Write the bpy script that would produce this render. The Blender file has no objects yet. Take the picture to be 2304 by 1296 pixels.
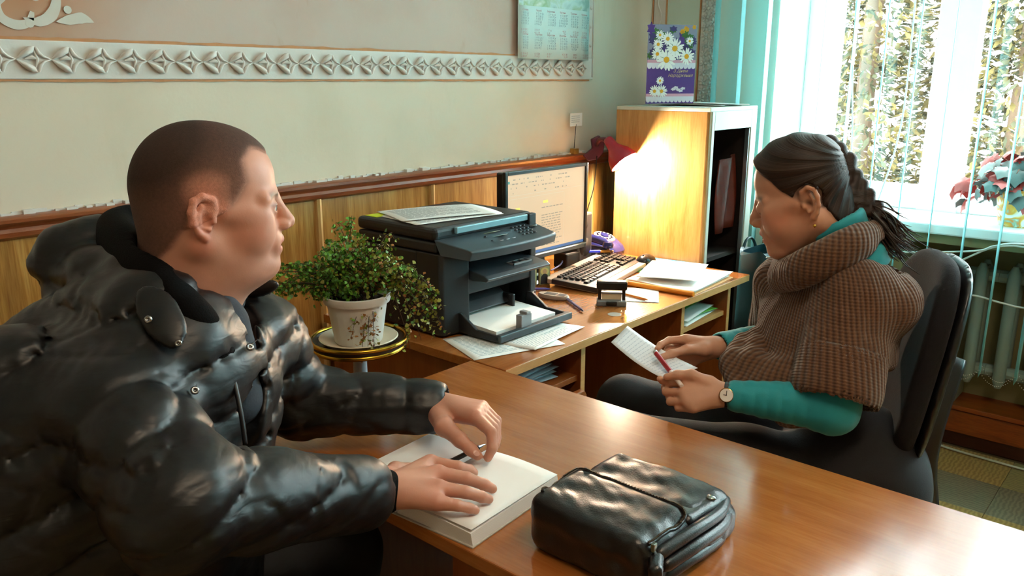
import bpy, bmesh, math, random
import numpy as np
from mathutils import Vector, Matrix, Euler
random.seed(7); np.random.seed(7)
SC = bpy.context.scene
COL = SC.collection

# ------------------------------------------------------------------ camera, world, lights, exposure
cam_data = bpy.data.cameras.new('camera')
cam_data.sensor_width = 36.0
cam_data.lens = 1820.0 / 2304.0 * 36.0
cam_data.clip_start = 0.02
cam = bpy.data.objects.new('camera', cam_data)
COL.objects.link(cam)
_yaw, _pit = math.radians(48.796), math.radians(-14.44)
_f = Vector((math.sin(_yaw) * math.cos(_pit), math.cos(_yaw) * math.cos(_pit), math.sin(_pit)))
_r = Vector((math.cos(_yaw), -math.sin(_yaw), 0.0))
_u = _r.cross(_f)
cam.matrix_world = Matrix(((_r.x, _u.x, -_f.x, 0.0), (_r.y, _u.y, -_f.y, 0.0), (_r.z, _u.z, -_f.z, 1.39), (0, 0, 0, 1)))
SC.camera = cam

world = bpy.data.worlds.new('overcast_sky')
SC.world = world
world.use_nodes = True
_bg = world.node_tree.nodes['Background']
_bg.inputs['Color'].default_value = (0.97, 0.99, 1.0, 1)
_bg.inputs['Strength'].default_value = 10.5

sun_data = bpy.data.lights.new('hazy_sun', 'SUN')
sun_data.energy = 1.5
sun_data.angle = math.radians(12)
sun_data.color = (1.0, 0.97, 0.92)
sun = bpy.data.objects.new('hazy_sun', sun_data)
COL.objects.link(sun)
sun.rotation_euler = Vector((-0.75, 0.25, -0.75)).to_track_quat('-Z', 'Y').to_euler()

por_data = bpy.data.lights.new('window_portal', 'AREA')
por_data.shape = 'RECTANGLE'
por_data.size = 2.9
por_data.size_y = 1.75
por_data.cycles.is_portal = True
por = bpy.data.objects.new('window_portal', por_data)
COL.objects.link(por)
por.matrix_world = Matrix(((0, 0, 1, 3.52), (1, 0, 0, -0.08), (0, 1, 0, 1.77), (0, 0, 0, 1)))

fill_data = bpy.data.lights.new('warm_fill', 'AREA')  # added warm fill out of view, not a known ceiling lamp
fill_data.shape = 'RECTANGLE'
fill_data.size = 1.2
fill_data.size_y = 0.3
fill_data.energy = 10.0
fill_data.color = (1.0, 0.78, 0.55)
tube = bpy.data.objects.new('warm_fill', fill_data)
COL.objects.link(tube)
tube.location = (0.6, -0.4, 2.78)

SC.view_settings.view_transform = 'Standard'
SC.view_settings.look = 'None'
SC.view_settings.gamma = 1.0
SC.view_settings.use_curve_mapping = False
SC.view_settings.exposure = 1.25

# ------------------------------------------------------------------ colours and materials
def lin(c):
    if isinstance(c, str):
        c = tuple(int(c[i:i + 2], 16) / 255 for i in (0, 2, 4))
    return tuple((x / 12.92 if x <= 0.04045 else ((x + 0.055) / 1.055) ** 2.4) for x in c[:3]) + (1.0,)

MATS = {}
def new_mat(name):
    m = bpy.data.materials.new(name)
    m.use_nodes = True
    nt = m.node_tree
    b = nt.nodes['Principled BSDF']
    MATS[name] = m
    return m, nt, b

def coord(nt, scale=(1, 1, 1), kind='Object', rot=(0, 0, 0)):
    tc = nt.nodes.new('ShaderNodeTexCoord')
    mp = nt.nodes.new('ShaderNodeMapping')
    mp.inputs['Scale'].default_value = scale
    mp.inputs['Rotation'].default_value = rot
    nt.links.new(tc.outputs[kind], mp.inputs['Vector'])
    return mp.outputs['Vector']

def noise(nt, vec, scale, detail=3.0, rough=0.5, dist=0.0):
    n = nt.nodes.new('ShaderNodeTexNoise')
    n.inputs['Scale'].default_value = scale
    n.inputs['Detail'].default_value = detail
    n.inputs['Roughness'].default_value = rough
    n.inputs['Distortion'].default_value = dist
    if vec is not None:
        nt.links.new(vec, n.inputs['Vector'])
    return n.outputs['Fac']

def ramp(nt, fac, stops):
    r = nt.nodes.new('ShaderNodeValToRGB')
    el = r.color_ramp.elements
    while len(el) < len(stops):
        el.new(0.5)
    for e, (p, c) in zip(el, stops):
        e.position = p
        e.color = lin(c)
    nt.links.new(fac, r.inputs['Fac'])
    return r.outputs['Color']

def mix(nt, fac, a, b, mode='MIX'):
    n = nt.nodes.new('ShaderNodeMix')
    n.data_type = 'RGBA'
    n.blend_type = mode
    if isinstance(fac, (int, float)):
        n.inputs[0].default_value = fac
    else:
        nt.links.new(fac, n.inputs[0])
    for i, v in ((6, a), (7, b)):
        if isinstance(v, (tuple, str)):
            n.inputs[i].default_value = lin(v) if isinstance(v, str) else v
        else:
            nt.links.new(v, n.inputs[i])
    return n.outputs[2]

def bump(nt, b, height, strength=0.3, dist=0.002):
    n = nt.nodes.new('ShaderNodeBump')
    n.inputs['Strength'].default_value = strength
    n.inputs['Distance'].default_value = dist
    nt.links.new(height, n.inputs['Height'])
    nt.links.new(n.outputs['Normal'], b.inputs['Normal'])

def mat(name, color, rough=0.5, metal=0.0, var=0.0, vscale=30.0, bmp=0.0, bscale=60.0, coat=0.0, sub=0.0, spec=0.5, trans=0.0, emit=None, estr=0.0, sheen=0.0, alpha=1.0):
    if name in MATS:
        return MATS[name]
    m, nt, b = new_mat(name)
    b.inputs['Base Color'].default_value = lin(color)
    b.inputs['Roughness'].default_value = rough
    b.inputs['Metallic'].default_value = metal
    b.inputs['Specular IOR Level'].default_value = spec
    b.inputs['Coat Weight'].default_value = coat
    b.inputs['Transmission Weight'].default_value = trans
    b.inputs['Sheen Weight'].default_value = sheen
    b.inputs['Alpha'].default_value = alpha
    if sub:
        b.inputs['Subsurface Weight'].default_value = sub
        b.inputs['Subsurface Radius'].default_value = (0.01, 0.004, 0.002)
        b.inputs['Subsurface Scale'].default_value = 1.0
    if emit is not None:
        b.inputs['Emission Color'].default_value = lin(emit)
        b.inputs['Emission Strength'].default_value = estr
    if var or bmp:
        v = coord(nt)
        if var:
            n = noise(nt, v, vscale, 4)
            c = lin(color)
            lo = tuple(x * (1 - var) for x in c[:3]) + (1,)
            hi = tuple(min(1, x * (1 + var)) for x in c[:3]) + (1,)
            nt.links.new(mix(nt, n, lo, hi), b.inputs['Base Color'])
        if bmp:
            bump(nt, b, noise(nt, v, bscale, 4), bmp)
    return m

def wood(name, c0, c1, c2, grain=(1, 14, 1), scale=6.0, rough=0.35, coat=0.0, bmp=0.05, rot=(0, 0, 0)):
    if name in MATS:
        return MATS[name]
    m, nt, b = new_mat(name)
    v = coord(nt, grain, rot=rot)
    n1 = noise(nt, v, scale, 6, 0.6, 0.6)
    col = ramp(nt, n1, [(0.25, c0), (0.5, c1), (0.75, c2)])
    n2 = noise(nt, v, scale * 9, 3, 0.5)
    col = mix(nt, 0.25, col, ramp(nt, n2, [(0.35, c0), (0.65, c2)]))
    nt.links.new(col, b.inputs['Base Color'])
    b.inputs['Roughness'].default_value = rough
    b.inputs['Coat Weight'].default_value = coat
    b.inputs['Coat Roughness'].default_value = 0.15
    if bmp:
        bump(nt, b, n2, bmp, 0.001)
    return m

def attr_mat(name, attr='col', rough=0.5, sub=0.0, var=0.06, vscale=90.0, bmp=0.0, bscale=400.0, spec=0.4, sheen=0.0):
    """Base colour from a colour attribute that holds the thing's own colours."""
    m, nt, b = new_mat(name)
    a = nt.nodes.new('ShaderNodeAttribute')
    a.attribute_name = attr
    v = coord(nt)
    n = noise(nt, v, vscale, 4)
    col = mix(nt, 1.0, a.outputs['Color'], mix(nt, n, (1 - var, 1 - var, 1 - var, 1), (1 + var, 1 + var, 1 + var, 1)), 'MULTIPLY')
    nt.links.new(col, b.inputs['Base Color'])
    b.inputs['Roughness'].default_value = rough
    b.inputs['Specular IOR Level'].default_value = spec
    b.inputs['Sheen Weight'].default_value = sheen
    if sub:
        b.inputs['Subsurface Weight'].default_value = sub
        b.inputs['Subsurface Radius'].default_value = (0.012, 0.005, 0.003)
        b.inputs['Subsurface Scale'].default_value = 0.8
    if bmp:
        bump(nt, b, noise(nt, v, bscale, 3), bmp, 0.001)
    return m

# ------------------------------------------------------------------ objects
def thing(name, label, cat, loc=(0, 0, 0), rot=(0, 0, 0), group=None):
    o = bpy.data.objects.new(name, None)
    COL.objects.link(o)
    o.empty_display_size = 0.05
    o.location = loc
    o.rotation_euler = rot
    tag(o, label, cat, group)
    return o

def tag(o, label=None, cat=None, group=None, kind=None):
    if label: o['label'] = label
    if cat: o['category'] = cat
    if group: o['group'] = group
    if kind: o['kind'] = kind
    return o

def world_of(o):
    M = Matrix.Identity(4)
    while o is not None:
        M = Matrix.LocRotScale(o.location, o.rotation_euler, o.scale) @ M
        o = o.parent
    return M

def link_mesh(name, me, parent=None):
    o = bpy.data.objects.new(name, me)
    COL.objects.link(o)
    if parent is not None:
        o.parent = parent
    return o

def copy_tree(o, parent=None):
    c = o.copy()
    COL.objects.link(c)
    c.parent = parent
    for ch in list(o.children):
        copy_tree(ch, c)
    return c

class MB:
    def __init__(s):
        s.v = []; s.f = []; s.m = []
    def add(s, vs, fs, mi=0, M=None):
        k = len(s.v)
        if M is not None:
            vs = [tuple(M @ Vector(p)) for p in vs]
        s.v.extend([tuple(p) for p in vs])
        s.f.extend([tuple(i + k for i in f) for f in fs])
        s.m.extend([mi] * len(fs))
        return s
    def box(s, x0, x1, y0, y1, z0, z1, mi=0, M=None):
        vs = [(x0, y0, z0), (x1, y0, z0), (x1, y1, z0), (x0, y1, z0), (x0, y0, z1), (x1, y0, z1), (x1, y1, z1), (x0, y1, z1)]
        fs = [(0, 3, 2, 1), (4, 5, 6, 7), (0, 1, 5, 4), (1, 2, 6, 5), (2, 3, 7, 6), (3, 0, 4, 7)]
        return s.add(vs, fs, mi, M)
    def tube(s, pts, r, n=8, mi=0, cap=True, M=None, flat=1.0):
        pts = [Vector(p) for p in pts]
        rr = r if isinstance(r, (list, tuple)) else [r] * len(pts)
        vs, fs = [], []
        prev = None
        for i, p in enumerate(pts):
            t = (pts[min(i + 1, len(pts) - 1)] - pts[max(i - 1, 0)])
            t = t.normalized() if t.length > 1e-9 else Vector((0, 0, 1))
            if prev is None:
                a = Vector((0, 0, 1)) if abs(t.z) < 0.9 else Vector((1, 0, 0))
                u = t.cross(a).normalized()
            else:
                u = (prev - t * prev.dot(t)).normalized()
            prev = u
            w = t.cross(u)
            for j in range(n):
                a = 2 * math.pi * j / n
                vs.append(p + (u * math.cos(a) + w * math.sin(a) * flat) * rr[i])
        L = len(pts)
        for i in range(L - 1):
            for j in range(n):
                a, b = i * n + j, i * n + (j + 1) % n
                fs.append((a, b, b + n, a + n))
        if cap:
            fs.append(tuple(range(n - 1, -1, -1)))
            fs.append(tuple(range((L - 1) * n, L * n)))
        return s.add(vs, fs, mi, M)
    def lathe(s, prof, n=32, mi=0, M=None, cx=0, cy=0, flute=None):
        vs, fs = [], []
        for r, z in prof:
            for j in range(n):
                a = 2 * math.pi * j / n
                q = r * (flute(a, z) if flute else 1.0)
                vs.append((cx + q * math.cos(a), cy + q * math.sin(a), z))
        for i in range(len(prof) - 1):
            for j in range(n):
                a, b = i * n + j, i * n + (j + 1) % n
                fs.append((a, b, b + n, a + n))
        if prof[0][0] > 1e-6: fs.append(tuple(range(n - 1, -1, -1)))
        if prof[-1][0] > 1e-6: fs.append(tuple(range((len(prof) - 1) * n, len(prof) * n)))
        return s.add(vs, fs, mi, M)
    def prism(s, outline, h0, h1, mi=0, M=None):
        """outline in xy, extruded along z from h0 to h1"""
        n = len(outline)
        vs = [(x, y, h0) for x, y in outline] + [(x, y, h1) for x, y in outline]
        fs = [tuple(range(n - 1, -1, -1)), tuple(range(n, 2 * n))]
        fs += [(i, (i + 1) % n, n + (i + 1) % n, n + i) for i in range(n)]
        return s.add(vs, fs, mi, M)
    def grid(s, fn, nu, nv, mi=0, M=None):
        vs = [fn(i / (nu - 1), j / (nv - 1)) for j in range(nv) for i in range(nu)]
        fs = [(j * nu + i, j * nu + i + 1, (j + 1) * nu + i + 1, (j + 1) * nu + i) for j in range(nv - 1) for i in range(nu - 1)]
        return s.add(vs, fs, mi, M)
    def build(s, name, mats, parent=None, smooth=False, bevel=0.0, seg=2, world=False, angle=0.6, solid=0.0, kind=None, label=None, sub=0):
        vs = s.v
        if world and parent is not None:
            I = world_of(parent).inverted()
            vs = [tuple(I @ Vector(p)) for p in vs]
        me = bpy.data.meshes.new(name)
        me.from_pydata(vs, [], s.f)
        if not isinstance(mats, (list, tuple)):
            mats = [mats]
        for m in mats:
            me.materials.append(m)
        if len(mats) > 1:
            me.polygons.foreach_set('material_index', s.m)
        if smooth is True:
            me.polygons.foreach_set('use_smooth', [True] * len(me.polygons))
        me.update()
        if smooth == 'auto':
            me.polygons.foreach_set('use_smooth', [True] * len(me.polygons))
            me.set_sharp_from_angle(angle=angle)
        o = link_mesh(name, me, parent)
        if solid:
            md = o.modifiers.new('solid', 'SOLIDIFY'); md.thickness = solid; md.offset = 0
        if bevel:
            md = o.modifiers.new('bevel', 'BEVEL')
            md.width = bevel; md.segments = seg; md.limit_method = 'ANGLE'; md.angle_limit = 0.6
        if sub:
            md = o.modifiers.new('sub', 'SUBSURF'); md.levels = sub; md.render_levels = sub
        if kind: o['kind'] = kind
        if label: o['label'] = label
        return o

def bx(name, x0, x1, y0, y1, z0, z1, m, parent=None, bevel=0.0, world=False, **k):
    return MB().box(x0, x1, y0, y1, z0, z1).build(name, m, parent, bevel=bevel, world=world, **k)

def struct(o, label=None):
    o['kind'] = 'structure'
    if label: o['label'] = label
    return o

def text_mesh(name, body, size, m, parent, M, align='CENTER', shear=0.0, extrude=0.0, space=1.0, line=1.0):
    cu = bpy.data.curves.new(name, 'FONT')
    cu.body = body; cu.size = size; cu.align_x = align; cu.shear = shear; cu.extrude = extrude
    cu.space_character = space; cu.space_line = line
    cu.resolution_u = 2
    t = bpy.data.objects.new(name + '_tmp', cu)
    COL.objects.link(t)
    dg = bpy.context.evaluated_depsgraph_get()
    me = bpy.data.meshes.new_from_object(t.evaluated_get(dg))
    bpy.data.objects.remove(t)
    me.name = name
    me.transform(M)
    me.materials.clear(); me.materials.append(m)
    return link_mesh(name, me, parent)

def frame(o, x, y, z):
    """4x4 from origin and axis vectors"""
    x, y, z = Vector(x), Vector(y), Vector(z)
    return Matrix(((x.x, y.x, z.x, o[0]), (x.y, y.y, z.y, o[1]), (x.z, y.z, z.z, o[2]), (0, 0, 0, 1)))

def bez(p0, p1, p2, p3, n=12):
    p0, p1, p2, p3 = map(Vector, (p0, p1, p2, p3))
    return [(p0 * (1 - t) ** 3 + p1 * 3 * t * (1 - t) ** 2 + p2 * 3 * t * t * (1 - t) + p3 * t ** 3) for t in [i / (n - 1) for i in range(n)]]

def spline(P, n=8):
    P = [Vector(p) for p in P]
    out = []
    for i in range(len(P) - 1):
        a, b, c, d = P[max(i - 1, 0)], P[i], P[i + 1], P[min(i + 2, len(P) - 1)]
        for k in range(n):
            t = k / n
            out.append(0.5 * ((2 * b) + (c - a) * t + (2 * a - 5 * b + 4 * c - d) * t * t + (3 * b - a - 3 * c + d) * t ** 3))
    out.append(P[-1])
    return out
# ------------------------------------------------------------------ room shell
YW, XW, HC = 1.96, 3.16, 2.80
XL, YN = -1.7, -2.3

def plaster(name, base, stain, dark, sc=2.0, bmp=0.15):
    m, nt, b = new_mat(name)
    v = coord(nt)
    n = noise(nt, v, sc, 5, 0.55)
    c = ramp(nt, n, [(0.3, dark), (0.5, base), (0.72, base)])
    n2 = noise(nt, coord(nt, (5, 5, 0.9)), 1.6, 5, 0.6, 0.5)
    c = mix(nt, ramp(nt, n2, [(0.62, '000000'), (0.74, 'ffffff')]), c, stain)
    nt.links.new(c, b.inputs['Base Color'])
    b.inputs['Roughness'].default_value = 0.85
    bump(nt, b, noise(nt, v, 90, 4), bmp, 0.002)
    return m

M_CREAM = plaster('cream_plaster', 'e2d4bf', 'dccdb6', 'dacbb4')
M_FIELD = plaster('mauve_plaster', 'ccb8ab', 'bd9a80', 'c4aa9b')
_nt = M_FIELD.node_tree; _b = _nt.nodes['Principled BSDF']; _src = _b.inputs['Base Color'].links[0].from_socket
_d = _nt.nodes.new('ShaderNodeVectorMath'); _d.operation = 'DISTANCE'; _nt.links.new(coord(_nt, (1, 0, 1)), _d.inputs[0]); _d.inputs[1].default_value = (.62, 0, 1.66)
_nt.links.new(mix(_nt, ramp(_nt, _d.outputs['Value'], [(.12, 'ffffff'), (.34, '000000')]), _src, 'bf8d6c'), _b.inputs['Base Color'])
M_MINT = plaster('mint_plaster', 'cfe0d2', 'c5d8c8', 'c9d9cc')
M_BEIGE = plaster('beige_plaster', 'a39682', '96866f', '9a8b75')
M_OLIVE = plaster('olive_plaster', '8d8a62', '7d7a52', '837f58')
M_CEIL = mat('ceiling_white', 'e9e6dc', 0.9, var=0.03)
M_STUCCO = mat('stucco_white', 'ded9d2', 0.7, var=0.04, bmp=0.2, bscale=120)
M_OCHRE = mat('ochre_line', 'c98f63', 0.8, var=0.2, vscale=40)
M_WHITE = mat('white_paint', 'eef0ee', 0.35, var=0.02)
M_VENEER = wood('wainscot_veneer', '7d4a16', 'b07a34', 'd6aa62', (7, 7, 0.38), 4.2, 0.36, 0.2)
M_BATTEN = wood('batten_wood', 'b98a48', 'd0a463', 'dcb67a', (9, 9, 0.6), 6.0, 0.4)
M_RAIL = wood('rail_brown', '6e3014', '8f4a26', 'a25f36', (0.8, 9, 9), 6.0, 0.32, 0.2)
M_SKIRT = wood('skirting_brown', '5a2207', '8a4012', 'a0521c', (6, 0.6, 6), 5.0, 0.35, 0.1)
M_GAPSHADE = mat('recess_shade', '150e0a', 0.9)  # near-black: shade of gaps and recesses put into the colour

# floor: parquet blocks where they show, the same wood joined beyond
def parquet(name, a, b_, c):
    m, nt, b = new_mat(name)
    v = coord(nt, (1, 1, 1), 'Object')
    w = nt.nodes.new('ShaderNodeTexWave')
    w.wave_type = 'RINGS'; w.inputs['Scale'].default_value = 22; w.inputs['Distortion'].default_value = 6
    w.inputs['Detail'].default_value = 3; w.inputs['Detail Scale'].default_value = 1.5
    nt.links.new(v, w.inputs['Vector'])
    nt.links.new(ramp(nt, w.outputs['Fac'], [(0.1, a), (0.5, b_), (0.9, c)]), b.inputs['Base Color'])
    b.inputs['Roughness'].default_value = 0.42
    return m
PARQ = [parquet('parquet_honey', '8f7440', 'a08347', 'ad9156'), parquet('parquet_brown', '7a5a30', '86663a', '937244'),
        parquet('parquet_olive', '7f7346', '8c7f50', '998b5a'), parquet('parquet_grey', '6c6650', '78725a', '847d64')]
floor = struct(bx('floor', XL, 3.5, YN, YW, -0.1, -0.004, mat('floor_bed', '5a4528', 0.6, var=0.2)), 'parquet floor of square wooden blocks in mixed tones')
blk = []
for pm in PARQ:
    mb = MB(); mb.box(-0.1225, 0.1225, -0.1225, 0.1225, -0.012, 0.0)
    o = mb.build('parquet_block', pm, floor, bevel=0.0015, seg=1)
    blk.append(o)
k = 0
for i in range(9):
    for j in range(11):
        x, y = 3.33 - 0.123 - 0.2465 * i, 0.905 + 0.86 - 0.2465 * j
        if x < 1.3: continue
        q = random.choice([0, 0, 1, 2, 3])
        o = blk[q].copy(); COL.objects.link(o); o.parent = floor
        o.location = (x, y, 0.0); o.rotation_euler = (0, 0, random.choice([0, math.pi / 2]))
for o in blk:
    bpy.data.objects.remove(o)
mb = MB()
for i in range(21):
    for j in range(17):
        x, y = 3.33 - 0.123 - 0.2465 * i, 0.905 + 0.86 - 0.2465 * j
        if x < XL + .1 or y < YN + .1: continue
        if x >= 1.3 and j < 11: continue
        mb.box(x - .1225, x + .1225, y - .1225, y + .1225, -0.012, 0.0, random.randint(0, 3))
mb.build('parquet_blocks', PARQ, floor, kind='stuff')

ceiling = struct(bx('ceiling', XL, 3.6, YN, YW + 0.2, HC, HC + 0.1, M_CEIL), 'white painted ceiling')
fill_housing = struct(bx('trim_1', 0.0, 1.2, -0.56, -0.24, HC - 0.015, HC, M_WHITE), 'white housing added on the ceiling for the unseen fill light')  # housing added to go with the fill light

# back wall with a painted upper field
mb = MB()
mb.box(XL - .2, XW + .44, YW, YW + 0.2, 0.0, 1.43, 0)
mb.box(XL - .2, 2.69, YW, YW + 0.2, 1.43, HC, 1)
mb.box(2.69, XW + .44, YW, YW + 0.2, 1.43, HC, 0)
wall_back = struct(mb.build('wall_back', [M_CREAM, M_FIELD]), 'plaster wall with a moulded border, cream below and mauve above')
mb = MB(); mb.box(XL - 0.2, XL, YN, YW, 0, 1.08, 0); mb.box(XL - 0.2, XL, YN, YW, 1.08, HC, 1)
wall_left = struct(mb.build('wall_left', [M_VENEER, M_BEIGE]), 'plaster wall over brown wainscot')
mb = MB(); mb.box(XL - 0.2, XW + .44, YN - .2, YN, 0, 1.08, 0); mb.box(XL - 0.2, XW + .44, YN - .2, YN, 1.08, HC, 1)
wall_near = struct(mb.build('wall_near', [M_VENEER, M_BEIGE]), 'plaster wall over brown wainscot')

# window wall: pier, parapet, lintel, radiator niche
WY0, WY1, WZ0, WZ1, NY = -1.55, 1.39, 0.855, 2.58, 0.84
mb = MB()
mb.box(XW, XW + 0.44, WY1, YW, 0, HC, 0)
mb.box(XW, XW + 0.44, NY, WY1, 0, WZ0, 1)
mb.box(XW, XW + 0.44, WY0, WY1, WZ1, HC, 0)
mb.box(XW, XW + 0.44, YN, WY0, 0, HC, 0)
mb.box(XW, XW + 0.44, WY0, NY, 0.82, WZ0, 1)
mb.box(XW + 0.34, XW + 0.44, WY0, NY, 0, 0.82, 1)
wall_window = struct(mb.build('wall_window', [M_MINT, M_OLIVE]), 'pale green wall with a wide window over a radiator niche')

# window frame
window = bpy.data.objects.new('window_1', None); COL.objects.link(window); window.location = (3.48, 0, 0.9)
struct(window, 'wide white framed window behind the blinds')
M_PVC = mat('frame_white', 'f3f6f6', 0.3)
glass, nt, b = new_mat('window_glass')
nt.nodes.remove(b)
tr = nt.nodes.new('ShaderNodeBsdfTransparent'); tr.inputs['Color'].default_value = (0.93, 0.98, 0.98, 1)
gl = nt.nodes.new('ShaderNodeBsdfGlossy'); gl.inputs['Roughness'].default_value = 0.02
mx = nt.nodes.new('ShaderNodeMixShader'); mx.inputs[0].default_value = 0.05
nt.links.new(tr.outputs[0], mx.inputs[1]); nt.links.new(gl.outputs[0], mx.inputs[2])
nt.links.new(mx.outputs[0], nt.nodes['Material Output'].inputs['Surface'])
FX0, FX1 = 3.45, 3.51
def wbox(name, y0, y1, z0, z1, m=M_PVC, dx0=0.0, dx1=0.0, bev=0.004):
    return bx(name, FX0 + dx0, FX1 + dx1, y0, y1, z0, z1, m, window, bev, world=True)
wbox('frame_stile', WY1 - 0.13, WY1, WZ0 + .03, WZ1); wbox('frame_stile', WY0, WY0 + 0.10, WZ0 + .03, WZ1)
wbox('frame_rail', WY0 + .1, WY1 - .13, WZ1 - 0.1, WZ1, dx0=-.004); wbox('frame_rail', WY0 + .1, WY1 - .13, WZ0 + .038, WZ0 + 0.13, dx0=-.004)
for y in (0.82, -0.10, -0.82):
    wbox('mullion', y - 0.072, y + 0.072, WZ0 + .03, WZ1, dx0=-0.012)
ys = [WY1 - .13, .892, .748, -.028, -.172, -.748, -.892, WY0 + .1]
for a, b_ in ((0, 1), (2, 3), (4, 5), (6, 7)):
    wbox('pane', ys[b_], ys[a], WZ0 + .12, WZ1 - .09, glass, 0.028, -0.028, 0)
sill = struct(bx('trim_2', 3.135, 3.47, WY0, WY1, WZ0, 0.893, M_WHITE, bevel=0.006), 'white window sill')

# wooden box at the foot of the radiator niche
sk = bpy.data.objects.new('baseboard_window', None); COL.objects.link(sk); sk.location = (3.4, 0, 0)
struct(sk, 'brown varnished wooden boxing along the foot of the radiator niche')
bx('ledge_board', 3.325, 3.50, WY0, NY, 0.152, 0.170, M_SKIRT, sk, 0.003, True)
bx('front_board', 3.34, 3.36, WY0, NY, 0.055, 0.146, M_SKIRT, sk, 0.003, True)
bx('plinth', 3.35, 3.37, WY0, NY, 0.0, 0.055, wood('plinth_shade', '2a120a', '3a1a10', '472214', (6, .6, 6), 5), sk, 0.002, True)  # darkened wood stands in for the shaded recess below the board
bx('ledge_backing', 3.36, 3.50, WY0, NY, 0.0, 0.152, M_GAPSHADE, sk, 0, True)

# chair rail and wainscot on the back wall
def extrude_x(mb, prof, x0, x1, n=2, mi=0, wob=0.0):
    k = len(prof); vs = []; fs = []
    for i in range(n):
        x = x0 + (x1 - x0) * i / (n - 1)
        for y, z in prof:
            vs.append((x, y, z + (random.uniform(-wob, wob) if wob else 0)))
    for i in range(n - 1):
        for j in range(k - 1):
            a = i * k + j
            fs.append((a, a + k, a + k + 1, a + 1))
    mb.add(vs, fs, mi)
mb = MB()
pf = [(YW, 1.106), (YW - .034, 1.105), (YW - .040, 1.101), (YW - .040, 1.094), (YW - .030, 1.088), (YW - .026, 1.080), (YW - .030, 1.072), (YW - .028, 1.062), (YW - .016, 1.055), (YW, 1.055)]
extrude_x(mb, pf, XL, XW)
rail = struct(mb.build('trim_3', M_RAIL, smooth='auto'), 'brown wooden chair rail with flaking plaster above')
mb = MB()
for i in range(220):
    x = XL + .02 + i * (XW - XL - .1) / 220
    w = random.uniform(.012, .03); h = abs(random.gauss(0, .004)) + .002
    mb.box(x, x + w, YW - random.uniform(.002, .02), YW - .0005, 1.105, 1.107 + h)
mb.build('plaster_crumb', M_STUCCO, rail, kind='stuff')
xs = [1.375 + .448 * i for i in range(-6, 4)] + [XW]
xs = [XL] + [x for x in xs if x > XL]
for a, b_ in zip(xs[:-1], xs[1:]):
    o = bx('wainscot_panel', 0, b_ - a - .006, -.012, 0, 0, 1.0, M_VENEER, wall_back)
    o.location = (a + .003, YW, .06)
    if b_ < XW:
        mb = MB(); mb.tube([(0, 0, 0), (0, 0, 1.0)], .011, 8, flat=1)
        o = mb.build('batten', M_BATTEN, wall_back, smooth='auto'); o.location = (b_, YW - .012, .058)
bb = struct(bx('baseboard_back', XL, XW, YW - .018, YW, 0, .06, M_RAIL, bevel=.004), 'brown baseboard')

# moulded border: band, ochre edge lines, ornament castings
border = bpy.data.objects.new('trim_4', None); COL.objects.link(border); border.location = (.5, YW, 1.43)
struct(border, 'white moulded plaster border with a row of leaf ornaments and ochre edge lines')
bx('band', XL, 2.722, YW - .006, YW, 1.391, 1.472, M_STUCCO, border, .002, True)
def wavy_strip(name, x0, x1, z, h, m, par):
    mb = MB(); n = 160; vs = []; fs = []
    for i in range(n):
        x = x0 + (x1 - x0) * i / (n - 1)
        hh = h * random.uniform(.6, 1.25)
        vs += [(x, YW - .0035, z - hh / 2 + random.uniform(-.001, .001)), (x, YW - .0035, z + hh / 2 + random.uniform(-.001, .001))]
    fs = [(2 * i, 2 * i + 2, 2 * i + 3, 2 * i + 1) for i in range(n - 1)]
    mb.add(vs, fs); return mb.build(name, m, par, world=True)
wavy_strip('edge_line', XL, 2.70, 1.3885, .006, M_OCHRE, border)
wavy_strip('edge_line', XL, 2.25, 1.4755, .007, M_OCHRE, border)
# one ornament: two plump leaf lobes meeting at a point, two thin spikes opposite
mb = MB()
def lobe(pts, rr, fl=.55):
    mb.tube(pts, rr, 8, flat=1.0)
lobe([(-.034, -.004, .001), (-.020, -.009, .011), (-.006, -.010, .020), (.002, -.006, .026)], [.0015, .0062, .0075, .002])
lobe([(-.034, -.004, -.001), (-.020, -.009, -.012), (-.006, -.010, -.021), (.003, -.006, -.027)], [.0015, .0060, .0072, .002])
lobe([(.006, -.005, .025), (.010, -.008, .012), (.020, -.006, .005), (.036, -.003, 0)], [.003, .0045, .0025, .0012])
lobe([(.007, -.005, -.026), (.011, -.008, -.012), (.020, -.006, -.005), (.036, -.003, 0)], [.003, .0045, .0025, .0012])
lobe([(-.018, -.004, 0), (-.004, -.007, .004), (.006, -.006, 0)], [.002, .005, .002])
lobe([(.002, -.004, .018), (.006, -.007, 0), (.002, -.004, -.018)], [.002, .0035, .002])
orn = mb.build('ornament', M_STUCCO, border, smooth='auto', angle=1.0)
first = True
x = 0.678 - .0701 * 30
while x < 2.68:
    o = orn if first else orn.copy()
    if not first: COL.objects.link(o); o.parent = border
    first = False
    o.location = (x - .5, -.004, .0025)
    x += .0701
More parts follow.
